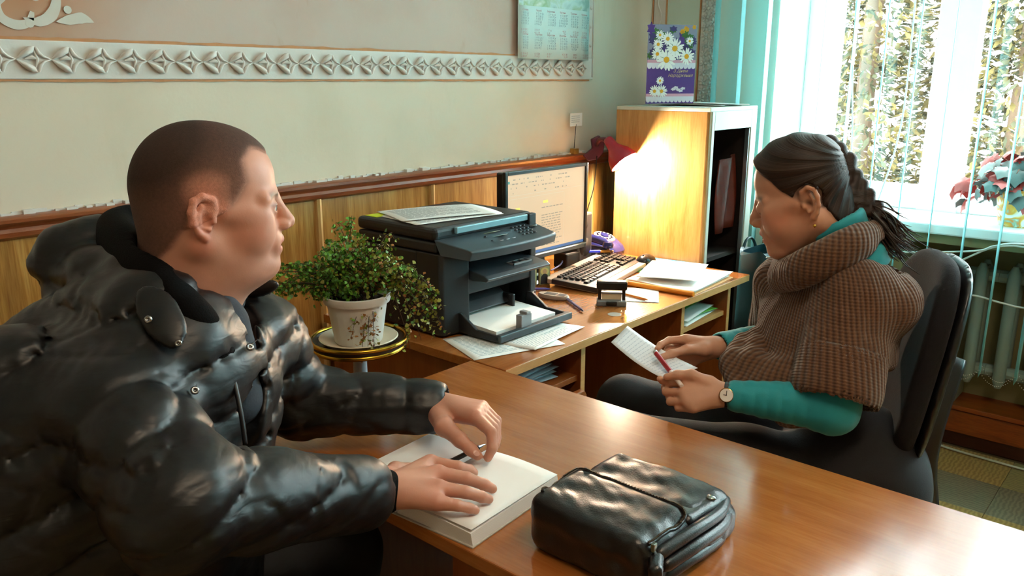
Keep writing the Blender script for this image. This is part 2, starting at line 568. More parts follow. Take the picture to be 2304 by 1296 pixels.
# vertical end of the border and the borders on the window wall
bx('side_band', 2.664, 2.722, YW - .0055, YW, 1.472, HC, M_STUCCO, border, .002, True)
def wave_v(mb, cx, cy, z0, z1, axis, r=.0035, amp=.010, per=.14, ph=0):
    pts = []
    n = int((z1 - z0) / .012)
    for i in range(n):
        z = z0 + (z1 - z0) * i / (n - 1)
        d = amp * math.sin(2 * math.pi * z / per + ph)
        pts.append((cx + d, cy, z) if axis == 'x' else (cx, cy + d, z))
    mb.tube(pts, r, 6)
mb = MB(); wave_v(mb, 2.682, YW - .007, 1.475, HC - .02, 'x', .003, .009)
mb.build('side_vine', M_STUCCO, border, smooth=True, world=True)
mb = MB(); mb.tube([(2.714, YW - .006, 1.40), (2.714, YW - .006, HC)], .003, 6); mb.build('side_bead', M_STUCCO, border, smooth=True, world=True)
bud = MB().lathe([(.001, -.006), (.008, -.002), (.006, .002), (.001, .005)], 8).build('side_bud', M_STUCCO, border, smooth=True)
bud.rotation_euler = (math.pi / 2, 0, 0); bud.location = (2.70 - .5, -.006, .09)
for i in range(1, 18):
    o = bud.copy(); COL.objects.link(o); o.parent = border; o.location = (2.70 - .5, -.006, .09 + .07 * i)
for n_, (y0, y1, lab) in enumerate(((1.894, 1.952, 'narrow vertical plaster border with a vine relief by the room corner'), (1.648, 1.723, 'vertical plaster border of flower castings beside the blinds'))):
    t5 = bpy.data.objects.new('trim_%d' % (5 + n_), None); COL.objects.link(t5); t5.location = (XW, (y0 + y1) / 2, 1.2)
    struct(t5, lab)
    bx('band', XW - .006, XW, y0, y1, 1.12, HC, M_STUCCO, t5, .002, True)
    yc = (y0 + y1) / 2
    if n_ == 0:
        mb = MB(); wave_v(mb, XW - .007, yc, 1.13, HC - .02, 'y', .0035, .010, .12); mb.build('vine', M_STUCCO, t5, smooth=True, world=True)
        for s in (-1, 1):
            bx('edge_line', XW - .008, XW, yc + s * .033 - .002, yc + s * .033 + .002, 1.12, HC, M_OCHRE, t5, 0, True)
    else:
        mb = MB()
        for a in range(5):
            an = a * 2 * math.pi / 5
            p = Vector((0, math.cos(an) * .012, math.sin(an) * .012))
            mb.tube([p * .2, p, p * 1.6], [.002, .0065, .002], 6)
        mb.tube([(-.008, 0, 0), (0, 0, 0)], .004, 6)
        fl0 = mb.build('flower_casting', M_STUCCO, t5, smooth=True)
        i = 0; z = -.05
        while z < HC - 1.25:
            for s in (-1, 1):
                o = fl0 if i == 0 else fl0.copy()
                if i: COL.objects.link(o); o.parent = t5
                o.location = (-.009, s * .017, z + (.018 if s > 0 else 0)); o.rotation_euler = (z * 40, 0, 0)
                i += 1
            z += .036
        bx('edge_line', XW - .008, XW, y1 + .004, y1 + .009, 1.12, HC, M_OCHRE, t5, 0, True)
# painted scroll high on the back wall
M_SCROLL = mat('scroll_paint', 'd8d3c8', 0.8, var=.03)
mb = MB()
def flatstroke(pts, ws):
    P = spline(pts, 8); n = len(P); vs = []; fs = []
    for i, p in enumerate(P):
        t = (P[min(i + 1, n - 1)] - P[max(i - 1, 0)]).normalized()
        u = i / (n - 1) * (len(ws) - 1); a = int(min(u, len(ws) - 2)); w = ws[a] + (ws[a + 1] - ws[a]) * (u - a)
        nrm = Vector((-t.z, 0, t.x)) * w
        vs += [p + nrm, p - nrm]
    mb.add(vs, [(2 * i, 2 * i + 1, 2 * i + 3, 2 * i + 2) for i in range(n - 1)])
Y = YW - .002
flatstroke([(.735, Y, 1.512), (.76, Y, 1.516), (.79, Y, 1.522), (.815, Y, 1.514)], [.0, .010, .012, .0])
flatstroke([(.735, Y, 1.60), (.742, Y, 1.56), (.728, Y, 1.526), (.70, Y, 1.510), (.67, Y, 1.517)], [.004, .009, .012, .010, .0])
flatstroke([(.69, Y, 1.53), (.68, Y, 1.508), (.655, Y, 1.502), (.63, Y, 1.515), (.625, Y, 1.54), (.64, Y, 1.552)], [.004, .008, .010, .009, .007, .003])
for (px, pz, r) in ((.762, 1.538, .0085), (.682, 1.506, .009), (.70, 1.562, .010)):
    mb.add([(px + r * math.cos(a * .5236), Y - .0003, pz + r * math.sin(a * .5236)) for a in range(12)], [tuple(range(12))])
mb.build('painted_scroll', M_SCROLL, wall_back, solid=.0012)
# ------------------------------------------------------------------ blinds
M_SLAT, nt, b = new_mat('aqua_blind_fabric')
b.inputs['Base Color'].default_value = lin('bdeef0')
b.inputs['Roughness'].default_value = 0.6
tl = nt.nodes.new('ShaderNodeBsdfTranslucent'); tl.inputs['Color'].default_value = lin('b4eef2')
ms = nt.nodes.new('ShaderNodeMixShader'); ms.inputs[0].default_value = 0.55
nt.links.new(b.outputs[0], ms.inputs[1]); nt.links.new(tl.outputs[0], ms.inputs[2])
nt.links.new(ms.outputs[0], nt.nodes['Material Output'].inputs['Surface'])
M_CHAIN = mat('bead_chain', 'e8ecea', 0.4)
BX, BZ0, BZ1 = 3.078, 0.382, 2.62
blind = thing('vertical_blind', 'aqua vertical fabric blind with open slats in front of the window', 'blind', (BX, 0.2, 2.64))
bx('headrail', BX - .022, BX + .022, WY0, 1.68, 2.62, 2.66, M_WHITE, blind, .004, True)
sd = Vector((math.sin(math.radians(76)), math.cos(math.radians(76)), 0))
mb = MB()
w = .0425
sn = Vector((-sd.y, sd.x, 0))
def slat_pt(u, z):
    return sd * (u * w) + sn * (.004 * (1 - u * u)) + Vector((0, 0, z))
n = 6
vs = []; fs = []
zs = [0.0, .035, BZ1 - BZ0]
for z in zs:
    for i in range(n):
        u = -1 + 2 * i / (n - 1)
        uu = u * (.12 if z == 0.0 else 1)
        vs.append(slat_pt(uu, z))
for r in range(len(zs) - 1):
    for i in range(n - 1):
        fs.append((r * n + i, r * n + i + 1, (r + 1) * n + i + 1, (r + 1) * n + i))
mb.add(vs, fs)
slat = mb.build('slat', M_SLAT, blind, smooth=True, solid=.0008)
SY = [.416 + .1085 * k for k in range(-17, 12)]
for i, y in enumerate(SY):
    o = slat if i == 0 else slat.copy()
    if i: COL.objects.link(o); o.parent = blind
    o.location = (0, y - .2, BZ0 - 2.64)
    o.rotation_euler = (0, 0, random.uniform(-.035, .035))
for off, lab in ((-.02, 'bead_chain'), (.03, 'bead_chain')):
    mb = MB()
    for a, b_ in zip(SY[:-1], SY[1:]):
        for k in range(18):
            t = k / 18
            p = Vector((BX + off, a + (b_ - a) * t, BZ0 + .032 - .045 * 4 * t * (1 - t)))
            mb.add([p + Vector(d) * .0018 for d in ((1, 0, 0), (0, 1, 0), (-1, 0, 0), (0, -1, 0), (0, 0, 1), (0, 0, -1))], [(0, 1, 4), (1, 2, 4), (2, 3, 4), (3, 0, 4), (1, 0, 5), (2, 1, 5), (3, 2, 5), (0, 3, 5)])
    mb.build(lab, M_CHAIN, blind, world=True)
M_CORD = mat('white_cord', 'e6e9e4', 0.5)
mb = MB(); mb.tube(spline([(3.10, 1.10, 2.6), (3.10, 1.09, 1.9), (3.105, 1.075, 1.45), (3.11, 1.05, 1.12), (3.11, 1.09, .96), (3.12, 1.10, .93)], 10), .003, 6)
mb.build('pull_cord', M_CORD, blind, smooth=True, world=True)
mb = MB(); mb.tube(spline([(3.115, .905, 2.6), (3.115, .895, 1.9), (3.115, .885, 1.35), (3.12, .90, 1.15), (3.12, .93, 1.0), (3.125, .95, .92)], 10), .003, 6)
mb.build('pull_cord', M_CORD, blind, smooth=True, world=True)

# ------------------------------------------------------------------ radiator
M_IRON = mat('radiator_paint', '8fa39a', 0.45, var=.08, vscale=12)
rad = thing('radiator', 'old ribbed cast iron radiator in the niche under the window', 'radiator', (3.42, 0, .25))
mb = MB()
prof = []
for (sx, sr) in ((-.05, .022), (.03, .022)):
    mb.tube([(sx, 0, .0), (sx, 0, .03), (sx, 0, .44), (sx, 0, .47)], [sr * .5, sr, sr, sr * .4], 10)
mb.box(-.05, .03, -.012, .012, .02, .455)
mb.tube([(-.01, -.052, .05), (-.01, .052, .05)], .024, 10)
mb.tube([(-.01, -.052, .42), (-.01, .052, .42)], .024, 10)
sec = mb.build('section', M_IRON, rad, smooth='auto')
y = .72; i = 0
while y > -1.35:
    o = sec if i == 0 else sec.copy()
    if i: COL.objects.link(o); o.parent = rad
    o.location = (0, y, 0.01); i += 1; y -= .105
for y in (.6, -.4, -1.2):
    bx('bracket', 3.36, 3.50, y + .045, y + .06, .17, .27, M_IRON, rad, .002, True)

# ------------------------------------------------------------------ cables
def cable(name, label, pts, r=.0035, m=M_CORD):
    o = MB().tube(spline(pts, 10), r, 7).build(name, m, smooth=True)
    return tag(o, label, 'cable')
cable('power_cable', 'white cable lying on the parquet along the brown boxing', [(3.30, 1.0, .007), (3.30, .80, .03), (3.29, .70, .012), (3.28, .60, .007), (3.27, .40, .007), (3.26, .1, .007), (3.25, -.4, .007), (3.2, -1.2, .007)], .0045, mat('cable_grey', 'b9bdae', .5))
cable('network_cable', 'thin white cable sagging in front of the radiator', [(3.132, .81, .68), (3.132, .73, .62), (3.132, .68, .612), (3.132, .60, .655), (3.132, .50, .645), (3.132, .40, .64), (3.14, .1, .66)])
cable('network_cable', 'white cable rising from behind the chair to the sill edge', [(3.132, .96, .76), (3.132, .90, .77), (3.13, .78, .785), (3.128, .60, .815), (3.127, .545, .84), (3.127, .46, .857), (3.127, .2, .85)])
cable('network_cable', 'white cable looping up to meet another at the sill edge', [(3.133, .70, .72), (3.133, .67, .752), (3.131, .62, .79), (3.128, .555, .832), (3.129, .50, .846), (3.128, .44, .847), (3.127, .1, .84)])

# ------------------------------------------------------------------ begonia on the sill
M_RLEAF = mat('begonia_red', 'a83a34', .45, var=.35, vscale=25)
M_GLEAF = mat('begonia_grey', '5f6a66', .5, var=.3, vscale=25)
M_STEM = mat('begonia_stem', 'a8604a', .5)
M_POT2, nt, b = new_mat('painted_pot')
wv = noise(nt, coord(nt, (1, 1, 1)), 16, 2, .5, 1.5)
nt.links.new(ramp(nt, wv, [(.40, 'e7ece4'), (.47, 'e2b13c'), (.54, 'd98a3a'), (.6, '8cc0a8'), (.66, 'e6eae2')]), b.inputs['Base Color'])
b.inputs['Roughness'].default_value = .3
beg = thing('potted_begonia', 'red and grey leaved begonia in a painted pot on the sill', 'plant', (3.285, .515, .893))
mb = MB(); mb.lathe([(.0, .0), (.055, .0), (.062, .01), (.078, .12), (.082, .13), (.074, .13), (.07, .115), (.0, .112)], 24)
mb.build('pot', M_POT2, beg, smooth='auto')
def leaf_mesh(n=9, cup=.25):
    vs = [(0, 0, 0)]; fs = []
    N = 18
    for ring in (0.5, 1.0):
        for j in range(N):
            a = 2 * math.pi * j / N
            r = ring * (1 - .35 * math.cos(a)) * (1 + (.16 * math.cos(6 * a) if ring == 1.0 else 0))
            vs.append((r * math.cos(a) * -1, r * math.sin(a), -cup * r * r + .05 * math.cos(5 * a) * ring))
    for j in range(N):
        fs.append((0, 1 + j, 1 + (j + 1) % N))
        fs.append((1 + j, 1 + N + j, 1 + N + (j + 1) % N, 1 + (j + 1) % N))
    return vs, fs
lv, lf = leaf_mesh()
lm = []
for m in (M_RLEAF, M_GLEAF):
    me = bpy.data.meshes.new('leaf'); me.from_pydata(lv, [], lf); me.materials.append(m)
    me.polygons.foreach_set('use_smooth', [True] * len(me.polygons)); lm.append(me)
rs = random.Random(3)
for i in range(130):
    a = rs.uniform(0, 2 * math.pi); el = rs.uniform(-.45, 1.35)
    rr = rs.uniform(.07, .135) * (1.15 if el < .2 else 1.0)
    p = Vector((math.cos(a) * math.cos(el) * rr * .85, math.sin(a) * math.cos(el) * rr * 1.35, .125 + math.sin(el) * rr * 1.05))
    if p.z < .015: p.z = .02
    if math.hypot(p.x, p.y) < .08 and p.z < .14: continue
    o = link_mesh('leaf', lm[0 if rs.random() < .5 else 1], beg)
    s = rs.uniform(.018, .033)
    o.location = p; o.scale = (s, s, s)
    o.rotation_euler = (rs.uniform(-.7, .7), rs.uniform(.2, 1.5), a + rs.uniform(-.6, .6))
    if i % 3 == 0:
        MB().tube(bez((0, 0, .11), (p.x * .2, p.y * .2, .17), (p.x * .7, p.y * .7, p.z + .04), p, 6), .0014, 5).build('stem', M_STEM, beg, smooth=True)

# ------------------------------------------------------------------ outside
M_SNOW = mat('snow', 'f4f7fa', .8, var=.03, vscale=4)
ground = struct(bx('ground', 3.62, 40, -14, 22, -1.0, -.8, M_SNOW), 'snow covered ground outside the window')
M_BARK = mat('bark', '5b4a38', .9, var=.3)
M_NEEDLE = mat('needles', '54491f', .8, var=.45, vscale=3)
M_NEEDLE2 = mat('needles_dark', '33361f', .8, var=.4, vscale=3)
def evergreen(loc, h, r, seed, label):
    rs = random.Random(seed)
    t = thing('evergreen_tree', label, 'tree', loc, group='evergreens outside the window')
    MB().tube([(0, 0, 0), (0.02, 0, h * .5), (0, 0.03, h)], [.10, .07, .01], 8).build('trunk', M_BARK, t, smooth=True)
    mb = MB()
    for i in range(12000):
        z = rs.random() ** .9 * h * .95 + .05 * h
        R = r * (1 - (z / h) ** 2.2 * .85) * math.sqrt(rs.uniform(.2, 1)) * (.8 + .2 * math.sin(z * 7 + seed))
        a = rs.uniform(0, 2 * math.pi)
        p = Vector((math.cos(a) * R, math.sin(a) * R, z))
        d = Vector((math.cos(a) + rs.gauss(0, .4), math.sin(a) + rs.gauss(0, .4), rs.uniform(-1.2, .6))).normalized()
        s = d.cross(Vector((rs.uniform(-1, 1), rs.uniform(-1, 1), 1))).normalized()
        L, W = rs.uniform(.06, .15), rs.uniform(.012, .026)
        if rs.random() < .2: d = Vector((d.x, d.y, abs(d.z) * .2)); mi = 2; W *= 1.4
        else: mi = 0 if rs.random() < .6 else 1
        mb.add([p, p + d * L * .4 + s * W, p + d * L, p + d * L * .4 - s * W], [(0, 1, 2, 3)], mi)
    mb.build('foliage', [M_NEEDLE, M_NEEDLE2, M_SNOW], t, kind='stuff')
for i, (x, y, lab) in enumerate(((7.2, 1.22, 'snowy yellow evergreen tree seen past the begonia, near row right'), (7.2, 2.37, 'olive evergreen tree seen left of the window mullion, near row'), (8.4, 1.98, 'evergreen tree standing between two nearer ones, seen by the mullion'), (8.4, 3.12, 'evergreen tree of the back row, leftmost behind the blinds'), (8.4, .70, 'evergreen tree of the back row, rightmost through the window'))):
    evergreen((x, y, -.8), 5.6 + .3 * (i % 3), .54, i + 1, lab)
# ------------------------------------------------------------------ desks
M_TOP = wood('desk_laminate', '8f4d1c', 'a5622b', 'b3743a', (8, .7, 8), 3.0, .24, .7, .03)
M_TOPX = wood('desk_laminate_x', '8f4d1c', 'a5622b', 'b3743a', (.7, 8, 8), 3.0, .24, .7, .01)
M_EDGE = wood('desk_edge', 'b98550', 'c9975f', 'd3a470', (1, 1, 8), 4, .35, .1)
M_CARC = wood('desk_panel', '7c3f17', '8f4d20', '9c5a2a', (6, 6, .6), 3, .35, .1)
fd = thing('office_desk', 'orange brown laminate desk in the foreground under the notebook and bag', 'desk', (1.04, .57, 0))
bx('desktop', .74, 1.332, -.15, 1.30, .705, .73, [M_TOP], fd, .0025, True)
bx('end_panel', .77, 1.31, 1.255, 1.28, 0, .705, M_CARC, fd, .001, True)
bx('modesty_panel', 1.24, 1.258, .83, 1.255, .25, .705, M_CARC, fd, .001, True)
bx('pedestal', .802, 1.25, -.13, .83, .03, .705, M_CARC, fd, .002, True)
bx('plinth', .82, 1.23, -.11, .81, 0, .03, M_GAPSHADE, fd, 0, True)

bd = thing('computer_desk', 'orange brown computer desk against the panelled wall under the printer', 'desk', (1.98, 1.55, 0))
bx('desktop', 1.337, 2.62, 1.19, 1.90, .706, .73, M_TOPX, bd, .002, True)
bx('edge_band', 1.337, 2.62, 1.1885, 1.1902, .7075, .7285, M_EDGE, bd, 0, True)
for x in (1.352, 1.668, 2.20, 2.515):
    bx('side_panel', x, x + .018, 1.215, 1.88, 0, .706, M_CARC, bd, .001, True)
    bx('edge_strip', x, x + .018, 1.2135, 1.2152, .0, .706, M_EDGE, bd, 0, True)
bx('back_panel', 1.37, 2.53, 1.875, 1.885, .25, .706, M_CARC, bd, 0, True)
bx('shelf', 1.37, 1.668, 1.225, 1.87, .600, .616, M_CARC, bd, .001, True)
bx('shelf', 2.218, 2.515, 1.225, 1.87, .598, .614, M_EDGE, bd, .001, True)
dr = MB().prism([(1.362, -.02), (1.362, .19), (1.372, .205), (1.665, .205), (1.675, .19), (1.675, -.02)], 0, .018, M=frame((0, 1.215, .375), (1, 0, 0), (0, 0, 1), (0, -1, 0))).build('drawer_front', M_CARC, bd, world=True, bevel=.003)
MB().tube([(1.46, 1.19, .52), (1.46, 1.175, .52), (1.58, 1.175, .52), (1.58, 1.19, .52)], .005, 8).build('handle', mat('steel', 'b8bcc0', .3, 1.0), dr, world=True, smooth=True)
bx('drawer_front', 1.362, 1.675, 1.197, 1.215, .08, .345, M_CARC, bd, .003, True)

# ------------------------------------------------------------------ cabinet behind the desk
M_CABW = wood('cabinet_veneer', 'a06f35', 'b98848', 'caa066', (6, 6, .5), 5.0, .33, .2)
M_CABF = mat('cabinet_front_grey', 'c7cfc4', .45, var=.05, vscale=15)
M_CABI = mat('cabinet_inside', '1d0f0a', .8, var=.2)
CX0, CX1, CY0, CY1, CZ = 2.64, 3.015, 1.385, 1.78, 1.280
cab = thing('cabinet', 'tall narrow wooden cabinet with an open front beside the desk lamp', 'cabinet', ((CX0 + CX1) / 2, (CY0 + CY1) / 2, 0))
bx('side_panel', CX0, CX0 + .018, CY0 + .012, CY1, 0, CZ, M_CABW, cab, .001, True)
MB().tube([(CX0 + .012, CY0 + .014, 0), (CX0 + .012, CY0 + .014, CZ)], .012, 10).build('front_edge', M_CABW, cab, smooth='auto', world=True)
bx('side_panel', CX1 - .018, CX1, CY0 + .01, CY1, 0, CZ, M_CABW, cab, .001, True)
bx('top_panel', CX0, CX1, CY0, CY1, CZ, CZ + .014, M_CABF, cab, .002, True)
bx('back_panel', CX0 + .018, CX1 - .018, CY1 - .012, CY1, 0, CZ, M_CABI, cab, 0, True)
bx('face_stile', CX0 + .016, CX0 + .036, CY0, CY0 + .016, 0, CZ, M_CABF, cab, .002, True)
bx('face_stile', CX1 - .045, CX1, CY0, CY0 + .016, 0, CZ, M_CABF, cab, .002, True)
bx('face_rail', CX0 + .036, CX1 - .045, CY0, CY0 + .016, CZ - .066, CZ, M_CABF, cab, .002, True)
bx('inner_strip', CX1 - .052, CX1 - .046, CY0 + .004, CY0 + .02, 0, CZ - .07, mat('aluminium', 'c9cdcf', .3, 1.0), cab, 0, True)
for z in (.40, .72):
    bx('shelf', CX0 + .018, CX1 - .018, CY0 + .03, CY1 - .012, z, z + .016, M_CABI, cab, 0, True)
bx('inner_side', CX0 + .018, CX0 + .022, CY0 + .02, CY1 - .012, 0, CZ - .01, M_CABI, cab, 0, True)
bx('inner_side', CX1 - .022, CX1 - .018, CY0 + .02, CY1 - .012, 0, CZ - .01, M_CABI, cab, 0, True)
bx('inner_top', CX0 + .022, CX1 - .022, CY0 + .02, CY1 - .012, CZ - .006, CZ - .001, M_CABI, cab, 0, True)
# things kept in the cabinet
o = MB().grid(lambda u, v: (2.84 + .13 * u, 1.44 + .012 * math.sin(u * 9 + v * 3), 1.09 - .28 * v + .02 * u), 12, 10).build('red_calendar', mat('dark_red_print', '6e2a1c', .5, var=.4, vscale=25), solid=.004, smooth=True)
tag(o, 'dark red patterned sheet leaning inside the open cabinet', 'sheet')
o = MB().lathe([(.0, 0), (.028, .0), (.036, .03), (.03, .07), (.012, .10), (.0, .105)], 12, M=Matrix.Translation((2.70, 1.47, .736))).build('plastic_bag', mat('bag_white', '9a968e', .5, var=.1), smooth=True)
tag(o, 'crumpled whitish plastic bag on the cabinet shelf', 'bag')
o = bx('cardboard_box', 2.68, 2.86, 1.47, 1.70, .416, .60, mat('cardboard_dark', '4a2c17', .8, var=.15), None, .003)
tag(o, 'brown cardboard box on the lower cabinet shelf', 'box')
# papers lying on the cabinet
for i, (dx, dy, rz, lab) in enumerate(((0, 0, .05, 'lowest sheet of the papers lying on the cabinet top'), (.012, -.015, -.08, 'topmost sheet of the papers lying on the cabinet top'))):
    mb = MB(); mb.grid(lambda u, v: (-.10 + .2 * u, -.14 + .28 * v, .003 * math.sin(u * 4 + v * 3 + i) + .003), 8, 8)
    o = mb.build('paper_sheet', mat('paper_white', 'f2f2ee', .7), solid=.0006, smooth=True)
    o.location = (2.865 + dx, 1.56 + dy, CZ + .0145 + .005 * i); o.rotation_euler = (0, 0, rz)
    tag(o, lab, 'paper')

# ------------------------------------------------------------------ teal bag on the floor between cabinet and chair
M_TEALB = mat('teal_leather', '123840', .4, var=.2, bmp=.1)
tb = thing('tote_bag', 'dark teal tote bag standing open beside the cabinet', 'bag', (2.745, 1.20, 0))
def bag_ring(z, w, d, n=28):
    out = []
    for i in range(n):
        a = 2 * math.pi * i / n
        c, s = math.cos(a), math.sin(a)
        out.append((abs(c) ** .5 * math.copysign(w, c), abs(s) ** .5 * math.copysign(d, s), z))
    return out
rings = [bag_ring(0, .09, .055), bag_ring(.02, .10, .06), bag_ring(.35, .105, .065), bag_ring(.62, .10, .06), bag_ring(.80, .11, .055)]
rings[-1] = [(x, y, z + .012 * math.sin(i * .9)) for i, (x, y, z) in enumerate(rings[-1])]
inner = [bag_ring(.80, .10, .046), bag_ring(.45, .095, .05)]
allr = rings + inner; n = 28
vs = [p for r in allr for p in r]; fs = []
for i in range(len(allr) - 1):
    for j in range(n):
        fs.append((i * n + j, i * n + (j + 1) % n, (i + 1) * n + (j + 1) % n, (i + 1) * n + j))
fs.append(tuple(range(n - 1, -1, -1))); fs.append(tuple(range((len(allr) - 1) * n, len(allr) * n)))
MB().add(vs, fs).build('bag_body', M_TEALB, tb, smooth='auto')
MB().tube([(-.11, -.062, .795), (0, -.064, .79), (.11, -.062, .80)], .003, 6).build('rim_piping', mat('piping_grey', '9fb0b0', .4), tb, smooth=True)
for s in (-1, 1):
    MB().tube(bez((-.06, s * .05, .76), (-.05, s * .06, .86), (.05, s * .06, .86), (.06, s * .05, .76), 12), .006, 6, flat=.5).build('handle', M_TEALB, tb, smooth=True)
# ------------------------------------------------------------------ shared small materials
M_PAPER = MATS['paper_white']
M_INK = mat('ink_grey', '55565a', .8)
M_INKL = mat('ink_light', '9fb0b8', .8)
M_PBLK = mat('printer_charcoal', '1e1f21', .48, bmp=.12, bscale=500)
M_PDRK = mat('printer_black', '0b0b0c', .6)
M_PANEL = mat('panel_slate', '363f45', .38, bmp=.08, bscale=500)
M_PBLUE = mat('strip_bluegrey', '8fb4bf', .3, .3)
M_BTN = mat('button_dark', '23282c', .4)
M_LCD = mat('lcd_grey', '8fa39c', .25)
M_GREY = mat('grey_plastic', '8d8f92', .45)

def lines(mb, w, h, rows, rs, x0=-.5, seg=(2, 6), th=.28, mi=0, z=.0, fill=.9):
    for r in range(rows):
        y = h / 2 - h * (r + .5) / rows
        x = x0 * w
        end = x0 * w + w * (fill if rs.random() > .2 else rs.uniform(.3, fill))
        while x < end - w * .02:
            L = min(rs.uniform(*seg) * w * .02, end - x)
            t = h / rows * th
            mb.add([(x, y - t / 2, z), (x + L, y - t / 2, z), (x + L, y + t / 2, z), (x, y + t / 2, z)], [(0, 1, 2, 3)], mi)
            x += L + w * .012

def sheet(name, label, loc, w, h, rz=0, rx=0, ry=0, curl=0.0, rows=0, seed=1, m=None, cat='paper', group=None, ph=0.0, ink=None):
    """a sheet with its own gentle curl; printed lines are a part of it"""
    rs = random.Random(seed)
    f = lambda x, y: curl * (math.sin((x / w + .5) * 3.1 + ph) * .6 + math.sin((y / h + .5) * 4.2 + ph * 2) * .4)
    mb = MB()
    N = 12
    mb.grid(lambda u, v: ((u - .5) * w, (v - .5) * h, f((u - .5) * w, (v - .5) * h)), N, N)
    o = mb.build(name, m or M_PAPER, smooth=True, solid=.0005)
    o.location = loc; o.rotation_euler = (rx, ry, rz)
    tag(o, label, cat, group)
    if rows:
        mb = MB(); lines(mb, w * .84, h * .84, rows, rs)
        mb.v = [(x, y, f(x, y) + .0006) for x, y, z in mb.v]
        mb.build('print', ink or M_INK, o)
    return o

DT = .73
# ------------------------------------------------------------------ printer
pr = thing('laser_printer', 'charcoal black multifunction laser printer on the computer desk', 'printer', (1.59, 1.63, DT))
def pb(name, x0, x1, y0, y1, z0, z1, m=M_PBLK, bev=.006, par=None, **k):
    return bx(name, x0, x1, y0, y1, z0, z1, m, par or pr, bev, True, **k)
body = pb('body', 1.40, 1.785, 1.56, 1.80, .736, .955)
MB().prism([(1.40, 1.56), (1.40, 1.478), (1.408, 1.468), (1.492, 1.458), (1.496, 1.463), (1.496, 1.56)], .736, .955).build('front_column', M_PBLK, pr, world=True, bevel=.004)
MB().prism([(1.752, 1.56), (1.752, 1.463), (1.778, 1.465), (1.787, 1.475), (1.787, 1.56)], .736, .955).build('front_column', M_PBLK, pr, world=True, bevel=.004)
pb('mid_fascia', 1.49, 1.756, 1.466, 1.52, .832, .893)
pb('slot_back', 1.49, 1.756, 1.545, 1.565, .736, .955, M_PDRK, 0)
pb('slot_floor', 1.49, 1.756, 1.47, 1.56, .736, .742, M_PDRK, 0)
pb('slot_roof', 1.49, 1.756, 1.47, 1.56, .945, .956, M_PDRK, 0)
# sloping output tray with a rounded lip and a latch
mb = MB()
mb.prism([(1.545, .888), (1.545, .912), (1.44, .897), (1.405, .892), (1.392, .884), (1.40, .876), (1.45, .872)], 1.497, 1.757, M=frame((0, 0, 0), (0, 1, 0), (0, 0, 1), (1, 0, 0)))
tray = mb.build('output_tray', M_PANEL, pr, world=True, bevel=.003)
mb = MB()
for (a, b_, c_, d_) in ((1.635, 1.715, 1.425, 1.428), (1.635, 1.715, 1.452, 1.455), (1.635, 1.638, 1.425, 1.455), (1.712, 1.715, 1.425, 1.455), (1.66, 1.663, 1.428, 1.452), (1.688, 1.691, 1.428, 1.452)):
    mb.box(a, b_, c_, d_, .8955, .9005)
mb.build('tray_latch', M_GREY, tray, world=True)
# scanner unit
pb('scanner_base', 1.40, 1.787, 1.485, 1.80, .957, .985)
pb('scanner_lid', 1.398, 1.789, 1.487, 1.803, .987, 1.022, bev=.012, seg=3)
pb('lid_strip', 1.47, 1.757, 1.478, 1.49, 1.000, 1.017, M_PBLUE, .002)
pb('lid_hinge', 1.758, 1.79, 1.474, 1.492, .975, 1.018, M_PBLK, .003)
# control panel, bowed at its front edge
def panel_pts(y_of, z):
    return z
top = []; N = 16
mb = MB(); vs = []; fs = []
for i in range(N + 1):
    t = i / N; x = 1.452 + .352 * t
    yf = 1.408 - .016 * math.sin(math.pi * t) + .002 * t
    xb = 1.402 + .386 * t
    vs += [(xb, 1.492, .992), (x, yf + .004, .966), (x, yf, .960), (x, yf + .006, .938), (xb, 1.47, .952)]
for i in range(N):
    for j in range(4):
        a = i * 5 + j; fs.append((a, a + 5, a + 6, a + 1))
fs.append((0, 1, 2, 3, 4)); fs.append(tuple(N * 5 + j for j in (4, 3, 2, 1, 0)))
mb.add(vs, fs)
pan = mb.build('control_panel', M_PANEL, pr, world=True, smooth='auto', angle=.5, bevel=.002)
nx = Vector((0, -.0844, .026)).normalized()
def on_panel(x, v):      # v: 0 back .. 1 front
    return Vector((x, 1.492 - .084 * v, .992 - .026 * v + .0008))
def pbut(name, x, v, rx, ry, m, h=.003, n=12, par=pan):
    o_ = on_panel(x, v)
    ax = Vector((1, 0, 0)); up = Vector((0, .026, .084)).normalized(); ay = up.cross(ax)
    mb = MB(); mb.prism([(rx * math.cos(2 * math.pi * k / n), ry * math.sin(2 * math.pi * k / n)) for k in range(n)], 0, h, M=frame(o_, ax, ay, up))
    return mb.build(name, m, par, world=True)
for r in range(4):
    for c_ in range(4):
        pbut('key', 1.683 + .0165 * c_, .22 + .17 * r, .0052, .0042, M_BTN)
pbut('start_button', 1.762, .36, .013, .011, mat('button_grey', '6f7c80', .35), .004)
pbut('lcd', 1.607, .50, .030, .011, M_LCD, .0012, 4); pbut('brand_strip', 1.60, .22, .033, .006, mat('strip_olive', '8a8a52', .4), .001, 4)
for c_ in range(3):
    pbut('soft_key', 1.585 + .025 * c_, .80, .007, .0035, M_GREY, .002)
for c_ in range(2):
    pbut('soft_key', 1.556, .42 + .3 * c_, .004, .004, M_BTN, .003)
ax = Vector((1, 0, 0)); up = Vector((0, .026, .084)).normalized()
text_mesh('brand_lettering', 'Canon', .015, M_GREY, pan, world_of(pr).inverted() @ frame(on_panel(1.50, .62), ax, up.cross(ax), up), 'CENTER')
